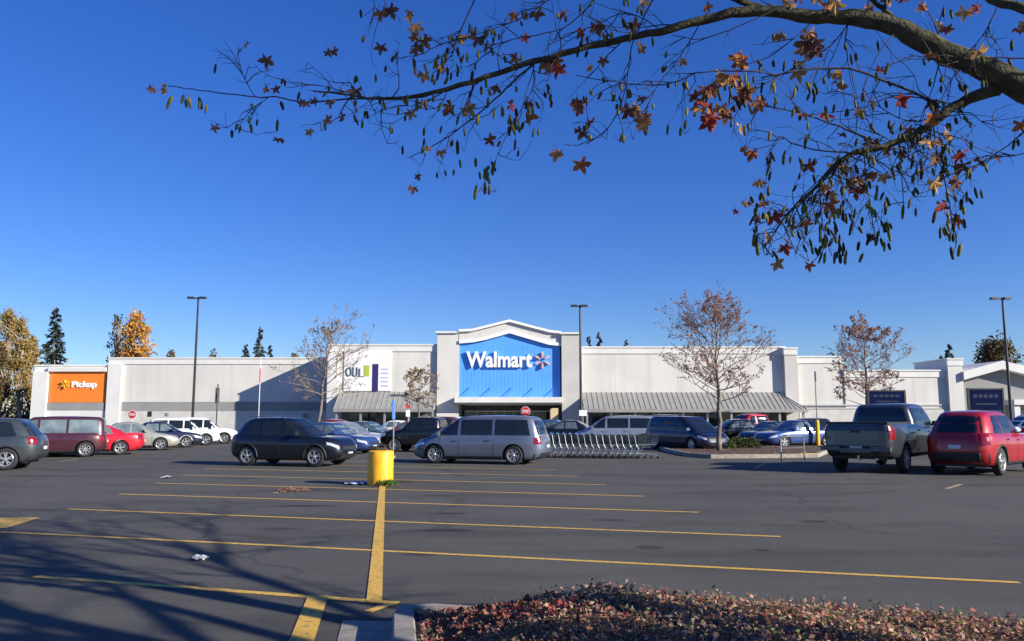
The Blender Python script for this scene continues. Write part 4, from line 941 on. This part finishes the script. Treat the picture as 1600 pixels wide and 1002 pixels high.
crv, _, _ = make_car('parked_car', 'bright red crossover at the right edge with its tailgate in shade', 'car', CRV, PC['crimson'], GR)
place(crv, 1563, 743, 42, -1.31, -.8, 1.07, 1.06)
mids, _, _ = make_car('parked_car', 'white sport utility car at the right end of the left row', 'car', MIDSUV, PC['white'], GR)
place(mids, 350, 693.5, 16, 1.4, -.8, .95)
# pickup
pk, ph, pc_ = make_car('pickup_truck', 'large dark grey pickup truck left of the red crossover, tailgate towards the camera', 'pickup truck', PICK, PC['gunmetal'], GR)
b = MB(); b.bb(-2.98, -.95, -.84, .84, 1.37, 1.425); b.build('bed_cover', M['trim'], pk)
b = MB(); ph.end(b, -1, -.80, .80, .30, .93, .014); b.build('tailgate', PC['gunmetal'], pk)
b = MB(); ph.end(b, -1, -.12, .12, .72, .80, .03, 4, 1); b.build('tailgate_handle', M['trim'], pk)
b = MB(); b.bb(-3.18, -3.02, .42, .94, .63, .75); b.bb(-3.18, -3.02, -.94, -.42, .63, .75); b.bb(-3.14, -3.02, -.42, .42, .58, .70); b.build('rear_bumper', mat('dull bumper steel', (.12,.12,.125), .45, .6, nscale=6, namp=.2), pk)
b = MB(); b.bb(-2.9, -2.75, -.03, .03, .35, .6); b.tube([(-2.6,-.5,.42),(-3.0,-.5,.40)], .035, 8); b.build('exhaust_pipe', M['steel'], pk)
place(pk, 1413, 739, 48, -1.85, -.88, 1.09, 1.0)
def copycar(src, label, body, newpaint, px, py, hd, lx_=0, ly=0, s=1, name=None):
    c = dup(src, None, {body: PC[newpaint]}); c['label'] = label
    if name: c.name = name
    return place(c, px, py, hd, lx_, ly, s)
# left row
copycar(sd, 'dark blue sedan mostly hidden behind the tan sedan', PC['tan'], 'darkblue', 290, 699.5, 22, 1.36, -.78)
copycar(mids, 'white sport utility car just right of the dark blue sedan in the left row', PC['white'], 'white', 321, 696, 20, 1.4, -.8, .93)
copycar(lsuv, 'black sport utility car half hidden behind the maroon minivan and the slate car', PC['slate'], 'black', 50, 706, 203, -1.33, .8, .95)
# behind the dark crossover
copycar(sd, 'blue sedan whose bonnet shows right of the dark crossover', PC['tan'], 'blue', 545, 710, -18, 1.36, -.78)
copycar(sd, 'silver sedan with sunlit bonnet behind the blue sedan', PC['tan'], 'silver', 566, 703, -18, 1.36, -.78)
copycar(sd, 'dark red sedan with teal windscreen behind the silver sedan', PC['tan'], 'darkred', 548, 696, -18, 1.36, -.78, 1.08)
copycar(sd, 'teal grey sedan just left of the blue parking sign post', PC['tan'], 'teal', 596, 699, -20, 1.36, -.78)
copycar(sd, 'white sedan behind the blue parking sign post, near the awning', PC['tan'], 'white', 625, 686, -15, 0, 0)
copycar(sd, 'dark red sedan right of the blue parking sign post', PC['tan'], 'darkred', 640, 693, 165, 0, 0)
bk = copycar(pk, 'black pickup truck partly hidden behind the silver blue minivan', PC['gunmetal'], 'black', 672, 706, 166, 0, 0, .86)
copycar(mids, 'maroon sport utility car above the bonnet of the silver blue minivan', PC['white'], 'maroon', 672, 690, 166, 0, 0, .98)
copycar(mids, 'white sport utility car in front of the left entrance tower', PC['white'], 'white', 712, 683, 170, 0, 0, .98)
copycar(sd, 'blue sedan behind the rear of the silver blue minivan', PC['tan'], 'blue', 855, 693, 160, 0, 0, 1.05)
# behind the trolleys
copycar(van, 'silver minivan behind the nested shopping trolleys', PC['silverblue'], 'silver', 965, 697, 168, 0, 0, 1.02, 'parked_minivan')
copycar(sd, 'black sedan left of the silver minivan behind the trolleys', PC['tan'], 'black', 885, 694, 165, 0, 0, 1.04)
copycar(van, 'dark blue van left of the island tree, front turned to the camera', PC['silverblue'], 'darkblue', 1072, 703, -62, 0, 0, 1.0, 'parked_van')
copycar(mids, 'white roofed sport utility car behind the dark blue van', PC['white'], 'silver', 1062, 692, 10, 0, 0, 1.05)
copycar(pk, 'red pickup truck beneath the awning right of the island tree', PC['gunmetal'], 'red', 1178, 689, 200, 0, 0, .98)
copycar(sd, 'black sedan just right of the island tree trunk', PC['tan'], 'black', 1148, 693, 190, 0, 0, 1.08)
copycar(sd, 'blue sedan between the island shrubs and the pickup truck', PC['tan'], 'blue', 1243, 699, 200, 0, 0, 1.06)
copycar(mids, 'black sport utility car behind the blue sedan, left of the yellow sign base', PC['white'], 'black', 1255, 690, 190, 0, 0, .92)
copycar(sd, 'teal sedan at the right end of the island shrubs', PC['tan'], 'teal', 1203, 695, 215, 0, 0, 1.0)
copycar(mids, 'white sport utility car peeking over the red crossover at the right edge', PC['white'], 'white', 1606, 694, 180, 0, 0, 1.05)

# ------------------------------------------------------------------ shopping trolleys
def make_cart():
    t = thing('shopping_cart', 'x', 'shopping cart', (0,0,0), 0, 'nested shopping carts in a row')
    b = MB(); r = .007
    # basket corners: rear (x=-.42) tall and wide, front (x=.42)
    def pt(u, v, s_):   # u 0 rear..1 front, v 0 bottom..1 top
        x = -.40+.86*u+(.03*v if u > .5 else -.05*v); w_ = (.27-.06*u)*(.86+.14*v); z = .56+.07*u+(.40-.07*u)*v; return Vector((x, s_*w_, z))
    for s_ in (1, -1):
        for j in range(6): b.tube([pt(0,j/5,s_), pt(1,j/5,s_)], r if j in (0,5) else .006, 4)
        for i in range(19): b.tube([pt(i/18,0,s_), pt(i/18,1,s_)], .006, 3)
    for j in range(6): b.tube([pt(1,j/5,1), pt(1,j/5,-1)], .005, 4); b.tube([pt(0,j/5,1), pt(0,j/5,-1)], .004, 4)
    for i in range(7):
        f = i/6; b.tube([pt(1,0,1).lerp(pt(1,0,-1),f), pt(1,1,1).lerp(pt(1,1,-1),f)], .004, 3)
        b.tube([pt(0,0,1).lerp(pt(0,0,-1),f), pt(1,0,1).lerp(pt(1,0,-1),f)], .004, 3)
    b.build('basket', M['cartgrey'], t)
    b = MB(); R_ = .017
    for s_ in (1, -1):
        b.tube([(-.56,s_*.27,1.02),(-.46,s_*.27,.96),(-.40,s_*.26,.56),(-.30,s_*.25,.40),(-.42,s_*.26,.16),(-.44,s_*.26,.12)], R_, 6)
        b.tube([(-.42,s_*.26,.20),(.10,s_*.22,.22),(.46,s_*.20,.14)], R_, 6); b.tube([(-.40,s_*.25,.54),(.0,s_*.23,.56),(.42,s_*.21,.60)], R_, 6)
        b.tube([(-.05,s_*.23,.55),(-.30,s_*.25,.26)], R_*.8, 6)
    b.tube([(-.42,.26,.2),(-.42,-.26,.2)], R_, 6); b.tube([(.40,.2,.16),(.40,-.2,.16)], R_, 6); b.tube([(-.40,.25,.54),(-.40,-.25,.54)], R_*.8, 6)
    b.build('frame', M['chrome'], t)
    b = MB(); b.tube([(-.56,.28,1.02),(-.56,-.28,1.02)], .018, 8); b.build('handle', M['signblue'], t)
    for x, y in ((-.44,.26),(-.44,-.26),(.46,.19),(.46,-.19)):
        b = MB(); b.lathe([(.015,-.014),(.05,-.014),(.05,.014),(.015,.014)], (0,0,0), 'y', 12); b.box((0,0,.06), (.03,.04,.07)); o = b.build('caster', M['trim'], t); o.location = (x, y, .05)
    return t
ct = make_cart(); h = R(171)
n = 15; a0, a1 = G(1010,717), G(872,715.5); words = ['first','second','third','fourth','fifth','sixth','seventh','eighth','ninth','tenth','eleventh','twelfth','thirteenth','fourteenth','fifteenth']
for i in range(n):
    c = ct if i == 0 else dup(ct); c['label'] = ('grey wire shopping cart at the open right end of the nested row' if i == 0 else 'grey wire shopping cart, '+words[i]+' from the right end of the nested row' if i < n-1 else 'grey wire shopping cart nearest the rear of the silver blue minivan')
    p = a0.lerp(a1, i/(n-1)); c.location = p; c.rotation_euler = (0,0,math.atan2(a1.y-a0.y, a1.x-a0.x)+R(180+(random.uniform(-3,3))))

# ------------------------------------------------------------------ light poles, signs
def light_pole(label, px, ytop, Y, arms, lean=0):
    z = P(px, ytop, Y).z; x = P(px, 652, Y).x; t = thing('light_pole', label, 'light pole', (x,Y,0), 0, 'tall car park light poles')
    b = MB(); b.tube([(0,0,.7),(0,0,z*.6),(0,0,z-.15)], [.12,.10,.075], 8); b.build('pole', M['steel_dark'], t)
    b = MB(); b.lathe([(.30,0),(.30,.72),(.27,.76),(.001,.76)], (0,0,0), 'z', 20); b.build('concrete_base', M['concrete'], t)
    for d in arms:
        b = MB(); b.bb(min(0,d*.3), max(0,d*.3), -.05, .05, z-.30, z-.20); b.box((d*.62, 0, z-.22), (.55,.42,.16), 0, .9); b.build('lamp_head', M['steel_dark'], t)
light_pole('tall dark light pole rising behind the tan sedan at left', 301, 461.5, 66, (-1, .62))
light_pole('tall dark light pole at the right edge of the blue entrance', 908, 474, 64, (-.8, .55))
light_pole('tall dark light pole in front of the right gable', 1580, 462, 60, (-1, .55))
# yellow base
t = thing('bollard', 'fat round yellow painted concrete base at the head of the yellow centre line', 'bollard', G(594,757.5))
b = MB(); b.lathe([(.325,0),(.325,.80),(.31,.84),(.27,.86),(.001,.87)], (0,0,0), 'z', 40); b.build('base', M['chipped'], t, True).data.set_sharp_from_angle(angle=R(40))
b = MB(); b.bb(-.13,.13,-.13,.13,.862,.885)
for x in (-.10,.10):
    for y in (-.10,.10): b.tube([(x,y,.87),(x,y,.97)], .014, 6)
b.build('anchor_bolts', mat('rusty steel', (.10,.05,.025), .8, .4, nscale=20, namp=.4), t)
b = MB(); rn = random.Random(3); g0 = G(607,760)
for i in range(240):
    d = Vector((rn.gauss(0,.5), rn.gauss(0,.4), 1)); b.leaf((g0.x+rn.gauss(0,.10), g0.y+rn.gauss(0,.05), abs(rn.gauss(0,.04))), d, rn.uniform(.06,.17), .22)
tag(b.build('weed_tuft', M['grass']), 'green weed tuft at the foot of the yellow base', 'weed')
# sign posts
def signpost(name, label, px, py, ytop, posts, plates, cat='sign', base=None, Y=None, col='steel', r=.03):
    g_ = G(px, py) if Y is None else Vector((P(px,652,Y).x, Y, 0)); Yg = g_.y; z = P(px, ytop, Yg).z
    t = thing(name, label, cat, g_)
    b = MB(); b.tube([(0,0,0),(0,0,z)], r, 6); b.build('post', M[col], t)
    for (y0, y1, w_, m, rz) in plates:
        za, zb_ = P(px,y0,Yg).z, P(px,y1,Yg).z; b = MB(); b.box((0,-.05,(za+zb_)/2), (w_,.02,abs(za-zb_)), R(rz)); b.build('sign_plate', M[m], t)
    if base:
        b = MB(); zz_ = P(px, base[0], Yg).z; b.lathe([(base[1],0),(base[1],zz_-.05),(base[1]*.8,zz_),(.001,zz_+.01)], (0,0,0), 'z', 16); b.build('sleeve', M[base[2]], t)
    return t
t = signpost('parking_sign', 'slim post with blue sign seen nearly edge on, right of the yellow base', 614, 716, 624, 1, [(626,655,.30,'signblue',72)], base=(712,.10,'concrete'))
signpost('parking_sign', 'white sign on thin post with blue foot, in front of the left awning', 637.5, 0, 628, 1, [(641,651,.24,'white',10),(633,638,.22,'red',10)], Y=48)
signpost('sign_post', 'tall thin post with dark edge on sign and yellow foot, left of the pickup truck', 1278.5, 700, 580, 1, [(581,596,.42,'steel_dark',60)], base=(657,.11,'yellow'))
signpost('sign_post', 'dark post with narrow dark flag like sign before the left store wall', 338.5, 0, 600, 1, [(606,630,.34,'steel_dark',50)], Y=60, col='steel_dark', r=.05)
signpost('flag_pole', 'thin pale pole with a red tip in front of the shaded wall', 404, 0, 558, 1, [(576,598,.08,'red',20)], Y=58, col='wall_light', r=.032)
signpost('white_sign', 'small white sign on post at the foot of the centre light pole', 911, 0, 636, 1, [(641,650,.50,'white',0)], Y=52)
def stop(label, px, py, Y, r, top):
    t = thing('stop_sign', label, 'stop sign', (P(px,652,Y).x, Y, 0), 0, 'stop signs by the store'); z = P(px, py, Y).z
    b = MB(); b.tube([(0,0,0),(0,0,z+r*.7)], .035, 6); b.build('post', M['steel'], t)
    b = MB(); b.prism([(r*1.08*math.cos(R(22.5+45*i)), z+r*1.08*math.sin(R(22.5+45*i))) for i in range(8)], -.052, -.038); b.build('border', M['white'], t)
    b = MB(); b.prism([(r*math.cos(R(22.5+45*i)), z+r*math.sin(R(22.5+45*i))) for i in range(8)], -.066, -.054); b.build('sign_plate', M['red'], t)
    text('lettering', 'STOP', r*.62, r*1.4, .01, M['white'], t, (-r*.7, -.077, z-r*.31), .02)
stop('red stop sign against the cream wall, above the red coupe', 207, 648, 70, .34, 0)
stop('red stop sign in front of the entrance doors, above the silver blue minivan', 821, 643, 52, .30, 0)
for i, (px, w_, lab, hh_) in enumerate([(230,.25,'small dark sign on the wall left of the left light pole',.4),(245,.15,'narrow dark sign right of the other small dark sign on the left wall',.5)]):
    pass
def board(label, x0, x1, y0, y1, Y):
    p0, p1 = P(x0,y1,Y), P(x1,y0,Y); w_ = p1.x-p0.x; h_ = p1.z-p0.z; t = thing('corral_sign', label, 'sign board', ((p0.x+p1.x)/2, Y, 0), 0, 'dark blue sign boards above the parked vehicles')
    b = MB()
    for s_ in (-1, 1): b.bb(s_*w_/2-.05, s_*w_/2+.05, -.05, .05, 0, p1.z+.05)
    b.bb(-w_/2+.051, w_/2-.051, -.04, .04, p1.z-.03, p1.z+.04); b.build('posts', M['steel_dark'], t)
    b = MB(); b.bb(-w_/2+.052, w_/2-.052, -.03, .03, p0.z, p1.z-.031); b.build('panel', M['navy'], t)
    b = MB()
    for k_ in range(5): b.bb(-w_*.36+k_*w_*.15, -w_*.36+k_*w_*.15+w_*.11, -.04, -.031, p0.z+h_*.58, p0.z+h_*.74)
    b.bb(-w_*.3, w_*.3, -.04, -.031, p0.z+h_*.25, p0.z+h_*.32); b.build('lettering', M['navytext'], t)
board('dark blue sign board above the cab of the pickup truck', 1357, 1413, 611, 634, 44)
board('dark blue sign board above the red crossover, below the right gable', 1514, 1566, 608, 641, 42)
# cart return rail
g0 = G(1221,724); t = thing('cart_return_rail', 'pale bent metal guard rail by the yellow curb end, left of the pickup truck', 'rail', g0)
b = MB(); b.tube([(0,0,0),(0,0,.92),(.05,0,.98),(1.0,.5,.98),(1.05,.52,.92),(1.05,.52,0)], .028, 8); b.tube([(0,0,.55),(1.05,.52,.55)], .022, 6); b.build('rail', M['steel'], t)
# ------------------------------------------------------------------ island
ip = [G(1030,701),G(1046,707),G(1078,713.5),G(1112,716.5),G(1180,716),G(1275,715),G(1292,708),G(1280,697),G(1200,692),G(1100,691.5),G(1045,695)]
b = MB(); cen = sum(ip, Vector())/len(ip)
b.slab([(cen.x+(p.x-cen.x)*.985, cen.y+(p.y-cen.y)*.985) for p in ip], 0, .13); tag(b.build('island_soil', M['dirt']), kind='structure')
b = MB(); curb(b, [tuple(p) for p in ip+[ip[0]]], .18, .16); tag(b.build('island_curb', M['concrete']), kind='structure')
b = MB(); y_ = [G(1249,715.2), G(1262,715.0), G(1275,714.9)]; curb(b, [(p.x, p.y-.004) for p in y_], .20, .168); tag(b.build('curb_marking', M['yellow']), kind='structure')
def shrub(label, px, py, w_, h_, n, seed):
    rn = random.Random(seed); g_ = G(px, py); t = thing('shrub', label, 'shrub', (g_.x, g_.y, .12), 0, 'low green shrubs around the island tree'); b = MB(); s_ = MB()
    for i in range(n):
        a = rn.uniform(0,6.28); u = rn.random()**.5; z = h_*math.sqrt(max(0,1-u*u))*rn.uniform(.5,1.08); b.leaf((math.cos(a)*u*w_, math.sin(a)*u*w_*.6, z), (rn.gauss(0,1), rn.gauss(0,1), rn.gauss(.3,.8)), rn.uniform(.06,.14), .6)
    for i in range(14): a = rn.uniform(0,6.28); s_.tube([(0,0,0),(math.cos(a)*w_*.7, math.sin(a)*w_*.4, h_*.7)], .008, 3)
    s_.build('stems', M['twig'], t); b.build('foliage', M['hedge'], t)
for i, (px, py, w_, h_, l) in enumerate([(1088,704,.55,.42,'leftmost low green shrub on the tree island'),(1108,705,.65,.55,'low green shrub just left of the island tree trunk'),(1132,705,.6,.5,'low green shrub just right of the island tree trunk'),(1153,704,.65,.52,'low green shrub second from the right on the island'),(1172,704,.55,.5,'rightmost low green shrub on the tree island')]):
    shrub(l, px, py, w_, h_, 1500, 60+i)
b = MB(); rn = random.Random(12)
for i in range(5000):
    x = rn.uniform(ip[0].x, ip[6].x); y = rn.uniform(ip[3].y+.2, ip[9].y); b.leaf((x, y, .135), (rn.gauss(0,1), rn.gauss(0,1), .2), rn.uniform(.05,.12), .7, Vector((0,.2,1)))
keep = MB()
def inside(x, y):
    c = False; m_ = len(ip)
    for i in range(m_):
        a_, c_ = ip[i], ip[(i+1)%m_]
        if (a_.y > y) != (c_.y > y) and x < (c_.x-a_.x)*(y-a_.y)/(c_.y-a_.y)+a_.x: c = not c
    return c
for f in b.f:
    p = b.v[f[0]]
    if inside(p[0], p[1]): keep.add([b.v[i] for i in f], [(0,1,2,3)])
tag(keep.build('fallen_leaves', M['rleaf']), 'dry fallen leaves scattered on the tree island', 'leaf litter', kind='stuff')
g_ = G(1153,705); 
# far left tree islands so the bare trees stand in soil
for (px, Y) in ((497,50),(655,60),(1356,47)):
    x = P(px,652,Y).x; b = MB(); b.slab([(x+1.6*math.cos(R(a)), Y+1.3*math.sin(R(a))) for a in range(0,360,24)], 0, .14); tag(b.build('island_soil', M['dirt']), kind='structure')
# litter on the asphalt
def litter(name, label, cat, px, py, s_, m, n=1, seed=1, fl=.3):
    rn = random.Random(seed); g_ = G(px, py); b = MB(); nx = 7
    V = []
    for j in range(nx):
        for i in range(nx):
            u, v = i/(nx-1)-.5, j/(nx-1)-.5; V.append((g_.x+u*s_[0]*(1+.3*rn.random()), g_.y+v*s_[1]*(1+.3*rn.random()), .012+s_[2]*rn.random()))
    b.add(V, [(j*nx+i, j*nx+i+1, (j+1)*nx+i+1, (j+1)*nx+i) for j in range(nx-1) for i in range(nx-1)]); tag(b.build(name, m), label, cat)
litter('crumpled_paper', 'crumpled white paper lying in the tree shadow at lower left', 'litter', 313, 875, (.15,.2,.04), M['paper'], seed=2)
litter('crumpled_paper', 'small white scrap on the asphalt left of the far stalls', 'litter', 262, 747, (.22,.35,.05), M['paper'], seed=3)
litter('flattened_bag', 'pale bluish flattened bag just left of the yellow base', 'litter', 556, 757, (.42,.5,.06), mat('pale blue plastic', (.30,.34,.5), .5), seed=4)
b = MB(); rn = random.Random(5); g0 = G(456,767)
for i in range(170): star(b, (g0.x+rn.gauss(0,.17), g0.y+rn.gauss(0,.18), abs(rn.gauss(0,.02))+.01), rn.uniform(.04,.08), (rn.gauss(0,.4), rn.gauss(0,.4), 1), (rn.gauss(0,1), rn.gauss(0,1), 0))
tag(b.build('leaf_pile', M['rleaf']), 'small pile of dry leaves in an empty stall left of the yellow base', 'leaf pile', kind='stuff')
